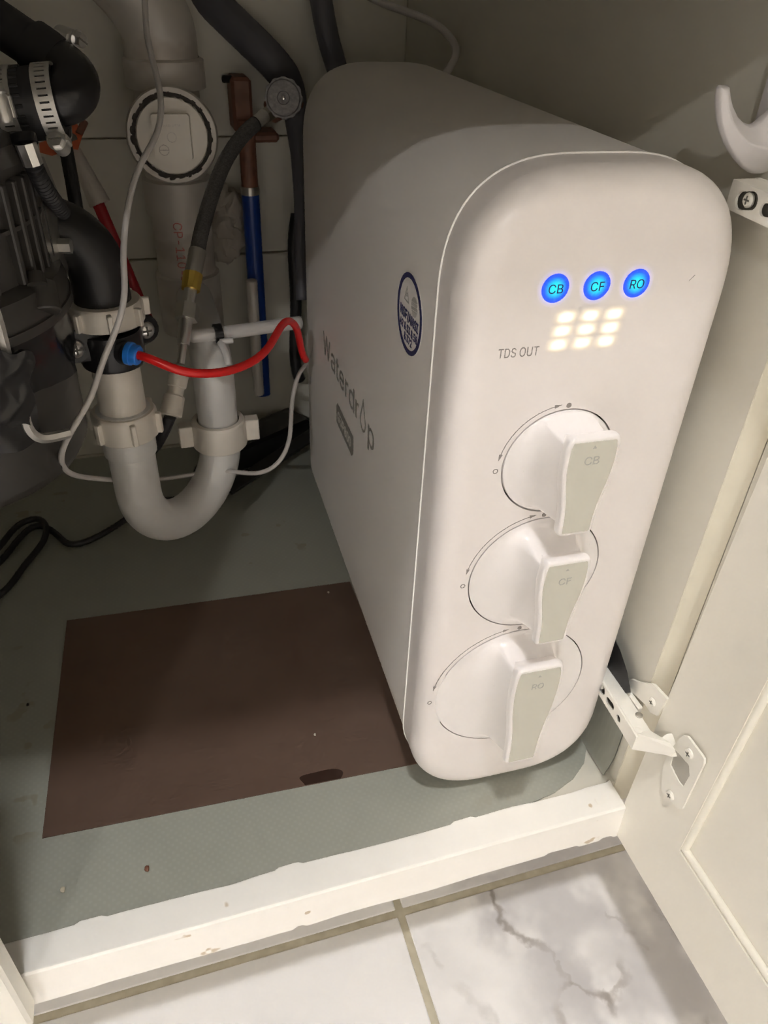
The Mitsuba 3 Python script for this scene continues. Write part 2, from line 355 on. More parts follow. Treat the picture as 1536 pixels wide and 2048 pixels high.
# brown sheet
c = [A(86, 1680, z=ZB), A(135, 1245, z=ZB), A(700, 1167, z=ZB), A(846, 1528, z=ZB)]
sh = extr(Polygon([(x[0], x[1]) for x in c]), .0009); sh.apply_translation([0, 0, ZB+.0019])
tagged('brown_sheet', sh, 'sheet_brown', 'dark brown square sheet lying on the liner left of the white filter unit', 'mat')
w0 = A(640, 1562, z=ZB)
wp = Point(0, 0).buffer(1, 40)
wet = extr(Polygon([(w0[0]+.016*x*(1+.2*math.sin(3*math.atan2(y, x)+1)), w0[1]-.0005+.0095*y*(1+.25*math.cos(2*math.atan2(y, x)))) for x, y in wp.exterior.coords]).intersection(Polygon([(x[0], x[1]) for x in c])), .0002)
wet.apply_translation([0, 0, ZB+.00285])
tagged('wet_patch', wet, 'wet_spot', 'small wet patch at the front edge of the brown sheet', 'water stain')
for px, py, s, mm in ((657, 1189, .0011, 'foam'), (630, 1474, .0010, 'foam'), (295, 1742, .0018, 'copper_old'), (127, 1784, .0017, 'grout'), (57, 1414, .0012, 'black_matte')):
    q0 = A(px, py, z=ZB); cr = trimesh.creation.icosphere(subdivisions=1, radius=1); cr.vertices *= [s, s*1.5, s*.5]
    cr.vertices += (meshkit.noise(cr.vertices*900)-.5)[:, None]*s*.4; cr.apply_translation([q0[0], q0[1], ZB+.0028+s*.2])
    where = {(657, 1189): 'pale crumb at the back right of the brown sheet', (630, 1474): 'pale crumb near the front right of the brown sheet', (295, 1742): 'brown crumb on the liner in front of the brown sheet', (127, 1784): 'tan crumb on the liner near its front left corner', (57, 1414): 'dark speck on the liner left of the brown sheet'}[(px, py)]
    tagged('crumb', cr, mm, where, 'crumb', True, 'crumbs on the cabinet floor')

# ------------------------------------------------------------------ the water filter unit (own frame, turned 1.75 degrees)
UW = np.eye(4); th_ = math.radians(-1.75); UW[:2, :2] = [[math.cos(th_), -math.sin(th_)], [math.sin(th_), math.cos(th_)]]
W, H, D, YS = .150, .4352, .441, .032
def profile(nc=26):
    pts = []
    def corner(cx, cz, sx, sz, a, b, n, rev):
        t = np.linspace(0, np.pi/2, nc)
        if rev: t = t[::-1]
        for k in t: pts.append((cx+sx*a*abs(math.cos(k))**(2/n), cz+sz*b*abs(math.sin(k))**(2/n)))
    corner(W-.066, H-.068, 1, 1, .066, .068, 2.75, False)
    corner(.066, H-.068, -1, 1, .066, .068, 2.75, True)
    corner(.062, ZB+.062+.004, -1, -1, .062, .062, 2.35, False)
    corner(W-.062, ZB+.062+.004, 1, -1, .062, .062, 2.35, True)
    p = Polygon(pts).exterior; L = p.length
    return np.array([p.interpolate(L*k/320).coords[0] for k in range(320)])
PR = profile()
tn = np.roll(PR, -1, 0)-np.roll(PR, 1, 0); tn /= np.linalg.norm(tn, axis=1, keepdims=True)
NR = np.stack([tn[:, 1], -tn[:, 0]], 1)       # outward
if ((PR-PR.mean(0))*NR).sum() < 0: NR = -NR
def loft(rings, capA=False, capB=False):     # rings: (y, inset)
    n = len(PR); V = []
    for y, d in rings:
        p = PR-NR*d; V.append(np.stack([p[:, 0], np.full(n, y), p[:, 1]], 1))
    V = np.vstack(V); m = len(rings)
    i, j = np.meshgrid(np.arange(m-1), np.arange(n), indexing='ij')
    q = np.stack([i*n+j, i*n+(j+1) % n, (i+1)*n+(j+1) % n, (i+1)*n+j], -1).reshape(-1, 4)
    f = np.vstack([q[:, [0, 1, 2]], q[:, [0, 2, 3]]])
    for on, r0 in ((capA, 0), (capB, (m-1)*n)):
        if on:
            V = np.vstack([V, V[r0:r0+n].mean(0)]); k = np.arange(n); e = np.full(n, len(V)-1)
            f = np.vstack([f, np.stack([e, r0+k, r0+(k+1) % n], 1)])
    return trimesh.Trimesh(V, f, process=False)
UNIT = thing('water_filter', 'white upright under-sink water filter unit with three round knobs', 'water filter')
def u(name, mesh, m, parent=UNIT, smooth=False, label=None, emit=None, color=None, kind=None):
    return obj(name, put(mesh, UW), m, parent, smooth, label, kind, emit, None, color)
rb = .034
body = loft([(YS+.0006, .02), (YS+.0006, .0006), (D-rb, .0006)]+[(D-rb+rb*math.sin(a), .0006+rb*(1-math.cos(a))) for a in np.linspace(.12, np.pi/2, 12)], True, True)
u('body', body, 'body_shell', smooth=35, label='grey white main housing')
rf = .0155
faceY = [(YS, .012), (YS, 0.0), (YS-.001, -.0001), (rf, 0.0)]+[(rf-rf*math.sin(a), rf*(1-math.cos(a))) for a in np.linspace(.1, np.pi/2, 14)]
shell = loft(faceY)
inner = Polygon(PR-NR*rf)
KN = [('CB', .0671, .2822, .0337), ('CF', .0666, .2004, .0437), ('RO', .0651, .0966, .0555)]
plate = inner
for _, kx, kz, R in KN: plate = plate.difference(Point(kx, kz).buffer(R, 64))
pl = put(extr(plate, .007), FRONT((0, .007, 0)))
u('front_shell', cat([shell, pl]), 'white_shell', smooth=30, label='glossier white front cover')
u('trim_ring', loft([(YS+.0006, -.0001), (YS+.0004, -.0006), (YS+.0001, -.0008), (YS-.0003, -.0006), (YS-.0005, 0.)]), 'rim_white', smooth=True, label='thin seam bead between cover and housing, edge highlight painted in brighter white')  # edge highlight of the cover lip put into a whiter colour
u('back_plate', put(extr(inner.buffer(-.002), .002), FRONT((0, .0105, 0))), 'gap_dark')
def flat(poly, d=.00025): return extr(poly, d)
def grip_outline(top, bot, hw):
    ts = np.linspace(0, 1, 25); t_ = np.array([0, .08, .22, .42, .62, .80, 1.0]); h_ = np.array([.86, .97, 1.0, .935, .785, .70, .68])*hw
    from scipy.interpolate import PchipInterpolator
    w = PchipInterpolator(t_, h_)(ts); v = top+(bot-top)*ts
    p = Polygon(list(zip(w, v))+list(zip(-w[::-1], v[::-1])))
    return p.buffer(-.0036).buffer(.0036, 12)
GR = {'CB': (.0335, -.0295, .0158), 'CF': (.0345, -.0325, .0158), 'RO': (.0505, -.0465, .0178)}
GX = {'CB': .0012, 'CF': .0025, 'RO': .0022}
GH = .030
for nm, kx, kz, R in KN:
    word = {'CB': 'top', 'CF': 'middle', 'RO': 'bottom'}[nm]
    gp = grip_outline(*GR[nm]); Rr = R-.0008; gx = GX[nm]
    nr, na = 42, 144
    rho = np.linspace(0, 1, nr)**.8*Rr; th = np.arange(na)*2*np.pi/na
    RR, TT = np.meshgrid(rho[1:], th, indexing='ij'); xx, zz = (RR*np.cos(TT)).ravel(), (RR*np.sin(TT)).ravel()
    t0, b0, w0_ = GR[nm]
    stem = gp.buffer(-.0022).intersection(sbox(-.05, b0+.006, .05, t0-.0065))
    dist = shapely.distance(stem, shapely.points(xx-gx, zz)); gap = Rr-RR.ravel()
    s_ = dist/(dist+gap+1e-6)
    hgt = (GH-.0045)*(1-s_)**1.9*np.clip(1-dist/.030, 0, 1)**1.6
    V = np.vstack([[0, -GH+.0045, 0], np.stack([xx, -hgt, zz], 1), np.stack([Rr*np.cos(th), np.full(na, .006), Rr*np.sin(th)], 1)])
    i, j = np.meshgrid(np.arange(nr-1), np.arange(na), indexing='ij')
    q = 1+np.stack([i*na+j, i*na+(j+1) % na, (i+1)*na+(j+1) % na, (i+1)*na+j], -1).reshape(-1, 4)
    k = np.arange(na)
    F = np.vstack([q[:, [0, 2, 1]], q[:, [0, 3, 2]], np.stack([np.zeros(na, int), 1+(k+1) % na, 1+k], 1)[:, ::-1]])
    disc = trimesh.Trimesh(V, F[:, ::-1], process=False); disc.apply_translation([kx, 0.0, kz])
    kk = u('filter_knob', disc, 'gloss_white', smooth=42, label=f'{word} white round knob')
    # grip: lofted prism with a rounded crest
    rings = [(-GH+.012, .0045), (-GH+.0085, .0022), (-GH+.0060, .0007), (-GH+.0042, .0), (-GH+.0020, 0.), (-GH+.0009, .0004), (-GH+.0002, .0011), (-GH, .0019)]
    base = np.array([gp.exterior.interpolate(t, True).coords[0] for t in np.arange(120)/120])
    t2 = np.roll(base, -1, 0)-np.roll(base, 1, 0); t2 /= np.linalg.norm(t2, axis=1, keepdims=True); n2 = np.stack([t2[:, 1], -t2[:, 0]], 1)
    if (base*n2).sum() < 0: n2 = -n2
    V = np.vstack([np.stack([(base-n2*d)[:, 0]+kx+gx, np.full(120, y), (base-n2*d)[:, 1]+kz], 1) for y, d in rings]); m = len(rings)
    i, j = np.meshgrid(np.arange(m-1), np.arange(120), indexing='ij')
    q = np.stack([i*120+j, i*120+(j+1) % 120, (i+1)*120+(j+1) % 120, (i+1)*120+j], -1).reshape(-1, 4)
    top_ = (m-1)*120; V = np.vstack([V, [kx+gx, -GH, kz]]); k = np.arange(120)
    gm = trimesh.Trimesh(V, np.vstack([q[:, [0, 1, 2]], q[:, [0, 2, 3]], np.stack([np.full(120, len(V)-1), top_+k, top_+(k+1) % 120], 1)]), process=False)
    gm.fix_normals()
    gk = u('grip', gm, 'gloss_white', kk, 50)
    ip = gp.buffer(-.0026)
    u('inlay', put(extr(ip, .0005), FRONT((kx+gx, -GH+.0002, kz))), 'inlay_grey', kk, label='grey inlay')
    s = R/.045*.5+.5
    g0 = GR[nm][0]
    u('lettering', put(centred(txt(nm, .0042*1.15, .0002)), FRONT((kx+gx, -GH-.0003, kz+g0-.0135*s-.002))), 'inlay_text', kk)
    u('arrow_mark', put(extr(Polygon([(-.0011, 0), (.0011, 0), (0, .0017)]), .0002), FRONT((kx+gx, -GH-.0003, kz+g0-.0075*s))), 'inlay_text', kk)
    # printed turning marks around the knob
    r1 = R+.0029
    a0, a1 = math.radians(102), math.radians(166)
    arc = LineString([(kx+r1*math.cos(a), kz+r1*math.sin(a)) for a in np.linspace(a0, a1, 40)]).buffer(.00022)
    def head(a, s):
        p = np.array([kx+r1*math.cos(a), kz+r1*math.sin(a)]); t = np.array([-math.sin(a), math.cos(a)])*s; n = np.array([math.cos(a), math.sin(a)])
        return Polygon([p+t*.0036, p+n*.0011-t*.0006, p-n*.0011-t*.0006])
    marks = [arc, head(a0, -1), head(a1, 1)]
    u('turn_arrow', put(extr(unary_union(marks), .00025), FRONT((0, .0001, 0))), 'print_grey')
    u('print_dot', put(extr(Point(kx-(0 if nm == 'CB' else .0012), kz+R+.0021).buffer(.0015), .00025), FRONT((0, .0001, 0))), 'print_grey')
    u('print_ring', put(extr(Point(kx-R-.0035, kz-.001).buffer(.0016).difference(Point(kx-R-.0035, kz-.001).buffer(.0011)), .00025), FRONT((0, .0001, 0))), 'print_grey')
td = txt('TDS OUT', .0049, .00025, width=.0218); u('lettering', put(td, FRONT((.0221, .0001, .3486))), 'print_grey')
def glow_disc(cx, cz, ax, az, stops, shear=0., nr=14, na=48, y=-.0003, power=2.):
    V, C, F = [], [], []
    rs = np.linspace(0, 1, nr)
    for i, r in enumerate(rs):
        col = [np.interp(r, [s[0] for s in stops], [s[1][c] for s in stops]) for c in range(3)]
        for t in np.arange(na)*2*np.pi/na:
            c_, s_ = math.cos(t), math.sin(t)
            k = (abs(c_)**power+abs(s_)**power)**(-1/power)
            X, Z = ax*r*k*c_, az*r*k*s_
            V.append((cx+X+shear*Z, y+.0003*r*r, cz+Z)); C.append(col)
    for i in range(nr-1):
        for j in range(na):
            a, b, c, d = i*na+j, i*na+(j+1) % na, (i+1)*na+(j+1) % na, (i+1)*na+j
            F += [(a, c, b), (a, d, c)]
    V = np.array(V); n = trimesh.Trimesh(V, F, process=False)
    if n.face_normals[len(F)//2][1] > 0: F = [f[::-1] for f in F]
    return trimesh.Trimesh(V, F, process=False), np.array(C)
BL = [(0, (.0, .95, 1.2)), (.38, (.0, .68, 1.1)), (.62, (.0, .30, 1.0)), (.80, (.0, .07, 1.0)), (1, (.01, .05, .85))]
BLOOM_STOPS = [(0, (0, 0, 0)), (.68, (.0, .02, .75)), (.80, (.02, .03, .30)), (1, (0, 0, 0))]  # falloff of the painted bloom around the indicators
vc = {'type': 'mesh_attribute', 'name': 'vertex_color'}
mat('led_lens', (.01, .04, .16), .4)
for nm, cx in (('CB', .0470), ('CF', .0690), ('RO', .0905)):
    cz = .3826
    g, col = glow_disc(cx, cz, .0094, .0094, BLOOM_STOPS)
    h_ = u('painted_bloom', g, 'led_skin', smooth=True, emit=vc, color=col)  # bloom around the light painted as faint emission on the shell
    g, col = glow_disc(cx, cz, .0071, .0071, BL, y=-.0006)
    kk = u('indicator_light', g, 'led_lens', smooth=True, label=f'round blue light lettered {nm}', emit=vc, color=col)
    u('lettering', put(centred(txt(nm, .0044, .00012)), FRONT((cx+.0002, -.0007, cz-.0002))), 'print_navy', kk)
WH = [(0, (1.3, 1.25, 1.1)), (.35, (.85, .76, .58)), (.6, (.36, .27, .13)), (.82, (.10, .06, .01)), (1, (0, 0, 0))]
dp = 'digit_display'
first = None
for c_ in range(3):
    for r_ in range(3):
        g, col = glow_disc(.0556+.01325*c_-.0008*r_, .3676-.0071*r_, .0070, .0044, WH, .12, 12, 36, power=2.6)
        u('display_segment', g, 'led_skin', smooth=True, emit=vc, color=col)
# side lettering, badge and seal
lay = lambda m, y, z: put(m, LEFT((-.0001+.0006, y, z)))
WM = [('W', .0, .0295, .0), ('a', .0335, .0165, .0), ('t', .0538, .0105, .0), ('e', .0680, .0172, .0), ('r', .0898, .0105, .0), ('d', .1035, .0180, .0), ('r', .1262, .0105, .0), ('p', .1660, .0178, .0)]
for ch, s0, w_, dz in WM:
    m = txt(ch, .0205, .0003); m.apply_translation([-m.bounds[0][0], 0, 0]); m.apply_scale([w_/(m.bounds[1][0]), 1, 1]); m.apply_translation([s0, 0, 0])
    u('logo_letter', lay(m, .3265, .2102), 'print_logo')
dr_ = [(.0085*math.sin(t)*(1 if True else 1), -.0085*math.cos(t)) for t in np.linspace(-2.2, 2.2, 40)]
drop = Polygon(dr_+[(0, .0195)]); drop = drop.difference(drop.buffer(-.0019))
dm = extr(drop, .0003); dm.apply_translation([.1500, .0085, 0])
u('logo_letter', lay(dm, .3265, .2098), 'print_logo', label='letter o drawn as a water drop')
bd = extr(Polygon([(0, 0), (.060, 0), (.064, .004), (.064, .0205), (.004, .0205), (0, .0165)]), .0003)
u('model_badge', lay(bd, .2702, .1670), 'print_logo', label='small grey name badge')
u('badge_lettering', lay(txt('G3P800', .0095, .0002, width=.050), .2638, .1722) , 'badge_text')
scene[f'{UNIT}__badge_lettering'] = mikit.ply(put(put(txt('G3P800', .0095, .0002, width=.050), LEFT((.0001, .2638, .1722))), UW), 'badge_text')
sy, sz, sr = .0767, .3428, .0232
sk = u('seal_sticker', lay(extr(Point(0, 0).buffer(sr, 64), .0003), sy, sz), 'rim_white', label='round certification sticker with a navy ring')
scene[sk]['bsdf'] = {'type': 'ref', 'id': 'body_shell'}
lay2 = lambda m, y, z: put(m, LEFT((.0001, y, z)))
u('ring', lay2(extr(Point(0, 0).buffer(sr, 64).difference(Point(0, 0).buffer(sr-.0028, 64)), .0003), sy, sz), 'print_navy', sk)
for s, zz_, wd, h in (('NSF/ANSI', -.0022, .0345, .0056), ('42 & 53 & 58', -.0092, .0335, .0044), ('& 372', -.0150, .0150, .0044)):
    m = centred(txt(s, h, .0002, True, wd)); u('lettering', lay2(m, sy, sz+zz_), 'print_navy', sk)
tri = Polygon([(-.0048, -.004), (.0048, -.004), (0, .0048)]); tri = tri.difference(tri.buffer(-.0007)); m = cat([extr(tri, .0002), centred(txt('s', .003, .0002))])
u('emblem', lay2(m, sy+.0062, sz+.0095), 'print_fine', sk)
gl = Point(0, 0).buffer(.0056).difference(unary_union([LineString([(-.007, -.001+k*.0022), (.007, .0012+k*.0022)]).buffer(.00028) for k in (-1, 0, 1)]))
u('emblem', lay2(extr(gl, .0002), sy-.0085, sz+.0075), 'print_fine', sk)
for x in (.03, .12):
    for y in (.07, .38): u('foot', seg((x, y, ZB+.0018), (x, y, ZB+.012), .009), 'black_rubber')
u('scratch', put(extr(LineString([(-.0012, -.0012), (.0012, .0015)]).buffer(.00012), .0002), FRONT((.1216, .0001, .3834))), 'print_grey')

# ------------------------------------------------------------------ hinges and hook on the right
def screw_head(o, axis, r, mk='hinge_white', parent=None, name='screw'):
    x, y, a = basis(axis)
    k = obj(name, solid([(r, 0), (r, r*.3), (r*.75, r*.55)], o, axis, 20), mk, parent, 40)
    o2 = np.asarray(o)+a*(r*.56)
    cr = cat([bx(-r*.55, r*.55, -r*.12, r*.12, -.0001, .0001), bx(-r*.12, r*.12, -r*.55, r*.55, -.0001, .0001)])
    obj('cross_slot', put(cr, mat4(x, y, a, o2)), 'dark_hole', k)
def hinge(z, lab):
    t = thing('cabinet_hinge', lab, 'hinge', 'hinges of the open door')
    a0, a1 = np.array([.1515, .0150, z+.0008]), np.array([.1485, -.051, z])       # folded channel from the cabinet to the door
    ax = unit(a1-a0); up_ = np.array([0, 0, 1.]); sd = np.cross(ax, up_)
    if sd[0] > 0: sd = -sd
    L = np.linalg.norm(a1-a0); Hh = .0069
    poly = sbox(0, -Hh, L, Hh)
    slots = [LineString([(.010, -.001), (.0175, .001)]).buffer(.0042), LineString([(.0275, -.0005), (.033, .0005)]).buffer(.0030), Point(.0435, -.001).buffer(.0028)]
    side = extr(poly.difference(unary_union(slots)).buffer(-.0006).buffer(.0006), .0014)
    Ml = mat4(ax, up_, np.cross(ax, up_), a0+sd*.0045)
    sg = 1 if np.cross(ax, up_) @ sd > 0 else -1
    zz = lambda a, b: (min(a*sg, b*sg), max(a*sg, b*sg))
    q0, q1 = zz(-.0115, 0); r0, r1 = zz(-.0095, -.0022)
    obj('arm', cat([put(side, Ml), put(bx(0, L-.003, Hh-.0012, Hh, q0, q1, .0004), Ml), put(bx(0, L-.003, -Hh, -Hh+.0012, q0, q1, .0004), Ml)]), 'hinge_white', t, 30)
    obj('arm_core', put(bx(.001, L-.002, -Hh+.0014, Hh-.0014, r0, r1), Ml), 'dark_hole', t)
    screw_head(a0+ax*.0125+sd*.0030, sd, .0036, 'hinge_white', t)
    for q, w_, rr, mk in ((L-.0045, .002, .0027, 'hinge_white'), (L-.0165, -.0055, .0027, 'steel_dull')):
        obj('rivet', solid([(rr, 0), (rr, .0006), (rr*.7, .001)], a0+ax*q+up_*Hh+sd*w_, up_, 18), mk, t, 40)
    wing = [(1262, 1358), (1277, 1364), (1295, 1367), (1306, 1368), (1334, 1398), (1314, 1432), (1300, 1424), (1290, 1408), (1250, 1372)]
    wp = np.array([A(px, py, x=WX-.003) for px, py in wing]); wz = wp[:, 2]-.0680+z
    wpoly = Polygon(np.stack([wp[:, 1], wz], 1)).buffer(-.0006).buffer(.0006)
    obj('base_plate', put(extr(wpoly, .0022), mat4((0, 1, 0), (0, 0, 1), (1, 0, 0), (WX-.0032, 0, 0))), 'hinge_white', t, 30)
    obj('base_rail', bx(.1572, WX-.0033, -.0300, .0150, z-.006, z+.0080, .0006), 'hinge_white', t)
    sp_ = A(1306, 1404, x=WX-.0034)
    screw_head((WX-.0034, sp_[1], sp_[2]-.0680+z), (-1, 0, 0), .0033, 'hinge_white', t)
    on = lambda px, py, x: A(px, py, x=x)-np.array([0, 0, .0680-z])
    dx_ = DX+(z-.0300-.15)*.022; xc = dx_-.0018
    fl = [(1365, 1471), (1375, 1473), (1408, 1517), (1407, 1529), (1364, 1618), (1355, 1618), (1322, 1580), (1326, 1530), (1340, 1500)]
    ho = [(1349, 1499), (1360, 1510), (1378, 1531), (1379, 1552), (1366, 1574), (1356, 1562), (1340, 1530)]
    fp_ = Polygon([(on(x, y, xc)[1], on(x, y, xc)[2]) for x, y in fl]).buffer(-.0015).buffer(.0015)
    hp_ = Polygon([(on(x, y, xc)[1], on(x, y, xc)[2]) for x, y in ho]).buffer(-.001).buffer(.001)
    Mc = mat4((0, 1, 0), (0, 0, 1), (1, 0, 0), (xc, 0, 0))
    obj('cup_flange', put(extr(fp_.difference(hp_), .0017), Mc), 'hinge_white', t, 30)
    obj('cup', put(extr(hp_.buffer(.001), .0006), mat4((0, 1, 0), (0, 0, 1), (1, 0, 0), (dx_-.0008, 0, 0))), 'steel_dull', t)
    for px, py in ((1380, 1507), (1342, 1590)): screw_head(on(px, py, xc-.0002), (-1, 0, 0), .0036, 'hinge_white', t)
    obj('cup_boss', seg(on(1344, 1490, dx_+.0002), on(1344, 1490, dx_-.0014), .0078, None, 32, .0004), 'hinge_white', t, 40)
    l0 = a1-ax*.004
    top = [l0+sd*.0052+up_*.0062, l0-sd*.0065+up_*.0062, on(1340, 1485, xc-.003), on(1350, 1499, xc-.002)]
    bot = [l0+sd*.0060-up_*.0068+ax*.004, l0-sd*.0065-up_*.0066, on(1342, 1512, xc-.003), on(1350, 1505, xc-.002)]
    obj('link', trimesh.convex.convex_hull(np.array(top+bot)), 'hinge_white', t)
    return t
hinge(.0680, 'white painted hinge between the filter unit and the foot of the open door')
hinge(.4172, 'white painted hinge at the upper right beneath the plastic hook')
hk = thing('plastic_hook', 'white plastic hook on the right cabinet wall above the upper hinge', 'hook')
hy = .027
def hp(px, py): return A(px, py, y=hy)
bpz0, bpz1 = .428, .545
obj('back_plate', bx(WX-.0058, WX-.0003, .0105, .0290, .436, bpz1, .0018), 'hook_plastic', hk, 40)
outer = [(1436, 170), (1432, 215), (1438, 258), (1455, 300), (1478, 331), (1500, 346), (1524, 346), (1550, 330), (1566, 300)]
inner_ = [(1457, 171), (1460, 198), (1468, 222), (1481, 240), (1497, 248), (1511, 243), (1524, 232), (1545, 215)]
q_ = lambda px, py: A(px, py, y=.0165)[[0, 2]]
po = spline([q_(*p) for p in outer], 60); pi_ = spline([q_(*p) for p in inner_], 60)
hpoly = Polygon(np.vstack([po, pi_[::-1]])).buffer(0)
from scipy.spatial import Delaunay
gx_, gz_ = np.meshgrid(np.arange(hpoly.bounds[0], hpoly.bounds[2], .0007), np.arange(hpoly.bounds[1], hpoly.bounds[3], .0007))
gp_ = np.stack([gx_.ravel(), gz_.ravel()], 1); ins = shapely.contains(hpoly.buffer(-.0004), shapely.points(gp_)); gp_ = gp_[ins]
bp_ = np.array([hpoly.exterior.interpolate(t, True).coords[0] for t in np.arange(160)/160])
al = np.vstack([bp_, gp_]); dl_ = shapely.distance(hpoly.exterior, shapely.points(al))
tri_ = Delaunay(al).simplices; tri_ = tri_[shapely.contains(hpoly.buffer(1e-5), shapely.points(al[tri_].mean(1)))]
fr_v = np.stack([al[:, 0], .0165-.0016*np.minimum(dl_/.0006, 1)-.75*dl_, al[:, 1]], 1); bk_v = np.stack([al[:, 0], .0165+.0016*np.minimum(dl_/.0006, 1)+.75*dl_, al[:, 1]], 1)
hm = trimesh.Trimesh(np.vstack([fr_v, bk_v]), np.vstack([tri_, tri_[:, ::-1]+len(al)]), process=True); hm.merge_vertices(); hm.fix_normals()
obj('hook_arm', hm, 'hook_plastic', hk, True)

# ------------------------------------------------------------------ plumbing
up = np.array([0, 0, 1.])
def slip_nut(name, o, axis, r0, r1, h, parent, m='pvc_cream', lugs=6, lug=.004, a0=.3, lugw=.0045, lugh=None, lablugs='lug'):
    x, y, a = basis(axis, (1, 0, 0)); o = np.asarray(o, float)
    k = obj(name, lathe([(r0, 0), (r1-.0012, 0), (r1, .0015), (r1, h-.003), (r1-.002, h), (r0, h), (r0, 0)], o, axis, 48, (1, 0, 0)), m, parent, 40)
    for i in range(lugs):
        t = a0+i*2*np.pi/lugs; d = math.cos(t)*x+math.sin(t)*y; s = np.cross(a, d)
        L = lugh or h*.8
        obj(lablugs, put(bx(-lugw/2, lugw/2, -.002, lug, 0, L, .0007), mat4(s, d, a, o+d*r1+a*(h-L)/2)), m, k)
    return k
# left leg stands at LX, LY; right leg at RX, RY
L0 = A(243, 800, y=.272); LX, LY = L0[0], .272
RX, RY = A(432, 800, y=.345)[0], .345
zL = lambda py: A(235, py, y=LY)[2]
zR = lambda py: A(430, py, y=RY)[2]
r15 = .0195
pt = thing('p_trap', 'white plastic p-trap with cream slip nuts hanging from the black elbow', 'drain trap')
zl1, zl2 = zL(722), zL(838)
obj('inlet_tube', seg((LX, LY, zl2-.02), (LX, LY, zl1+.012), r15-.001, None, 40), 'pvc_cream', pt, 40)
zc = zL(905)
obj('socket', lathe([(r15+.0001, 0), (r15+.0022, .0006), (r15+.0022, zl2-zc+.01), (r15-.002, zl2-zc+.0105)], (LX, LY, zc), up, 44), 'pvc_white', pt, 40)
# U bend
mid = np.array([(LX+RX)/2, (LY+RY)/2, 0]); hd = np.array([RX-LX, RY-LY, 0]); Rb = np.linalg.norm(hd)/2; hd /= np.linalg.norm(hd)
zbL = A(330, 985, x=mid[0])[2]
ztop = zc-.012
zs = max(A(345, 1000, y=mid[1])[2]+r15, ztop-Rb*1.05)
u_pts = [np.array([LX, LY, zc+.004]), np.array([LX, LY, zs+Rb*.9+.001])] if False else []
zU = zR(880)
path = [np.array([LX, LY, zc+.006])]+[np.array([LX, LY, z]) for z in np.linspace(zc-.006, min(zc-.012, zU-.002), 3)]
zj = min(zc-.014, zU)
for a in np.linspace(0, np.pi, 26):
    path.append(mid-hd*Rb*math.cos(a)+np.array([0, 0, zj-Rb*1.02*math.sin(a)]))
path += [np.array([RX, RY, zj+.004]), np.array([RX, RY, zR(852)])]
path = np.array(path); path = path[np.r_[True, np.linalg.norm(np.diff(path, axis=0), axis=1) > 1e-4]]
obj('u_bend', tube(path, r15, 36, raw=True), 'pvc_white', pt, True)
# right leg, turning back to the wall stack
ztr = zR(765)
stack = A(372, 560, y=.535)
rp = [np.array([RX, RY, zR(850)-.01]), np.array([RX, RY, ztr-.005])]
rc = .024
for a in np.linspace(0, np.pi/2, 10)[1:]:
    rp.append(np.array([RX, RY, ztr])+np.array([0, rc*(1-math.cos(a)), rc*math.sin(a)]))
rp.append(np.array([RX, .50, ztr+rc]))
rp = np.array(rp)
obj('trap_arm', tube(rp, r15-.0006, 36, raw=True), 'pvc_white', pt, True)
slip_nut('slip_nut', (LX, LY, zL(868)), up, r15+.001, .0262, zL(818)-zL(868), pt, a0=-1.35, lugs=6)
slip_nut('slip_nut', (RX, RY, zR(888)), up, r15+.0005, .0262, zR(838)-zR(888), pt, lugs=2, lug=.012, a0=.0, lugw=.012, lablugs='wing')
# saddle clamp for the red drain tube
zs0, zs1 = zL(722), zL(655)
sd_ = thing('drain_saddle', 'black drain saddle clamp with two screws on the trap inlet', 'pipe clamp')
obj('band', lathe([(r15, 0), (.0235, .0), (.0245, .003), (.0245, zs1-zs0-.003), (.0235, zs1-zs0), (r15, zs1-zs0)], (LX, LY, zs0), up, 44), 'black_plastic', sd_, 35)
zm = (zs0+zs1)/2+.002
e1 = unit(np.array([.93, .30, 0])); 
fr_ = unit(np.array([.30, -1, .10]))
for c1 in (P(150, 697, .560), P(290, 659, .597)):
    inn = np.array([LX, LY, c1[2]]); dv = unit(inn-c1); xx_, yy_, aa_ = basis(fr_)
    m_ = [c1+xx_*(.0115*math.cos(k))+yy_*(.0115*math.sin(k))-aa_*d for k in np.arange(20)*.314159 for d in (.001, .014)]
    m_ += [inn+up*z_-aa_*(.004 if e_ else -.012) for z_ in (-.016, .016) for e_ in (0, 1)]
    obj('ear', trimesh.convex.convex_hull(np.array(m_)), 'black_plastic', sd_)
    sc = obj('screw', solid([(.0066, -.001), (.0070, .002), (.0056, .0046), (.002, .0058)], c1, fr_, 28), 'chrome', sd_, 50)
    obj('cross_slot', put(cat([bx(-.0036, .0036, -.0007, .0007, -.0003, .0004), bx(-.0007, .0007, -.0036, .0036, -.0003, .0004)]), mat4(xx_, yy_, aa_, c1+aa_*.0056)), 'dark_hole', sc)
pr0 = P(235, 700, .566); pr1 = P(268, 709, .556)
obj('port', seg(np.array([LX+.008, LY-.012, zm-.004]), pr1-unit(pr1-pr0)*.004, .0095, .0085, 28, .001), 'black_plastic', sd_, 40)
dirp = unit(P(300, 716, .556)-P(250, 705, .558))
obj('collet', lathe([(.0036, .004), (.0066, .004), (.0074, .003), (.0074, -.001), (.0085, -.0015), (.0085, -.005), (.0036, -.005)], pr1, dirp, 32), 'collet_blue', sd_, 40, label='blue push-fit collar')
rt = [pr1-dirp*.004, P(310, 722, .553), P(360, 741, .557), P(410, 747, .566), P(470, 738, .585), P(525, 708, .61), P(553, 668, .635), P(573, 643, .66), P(592, 655, .69), P(601, 690, .715), P(612, 720, .74)]
tagged('drain_tube', tube(rt, .0033, 18, 110), 'tube_red', 'red plastic tube curving from the blue collar to behind the filter unit', 'tube', True)
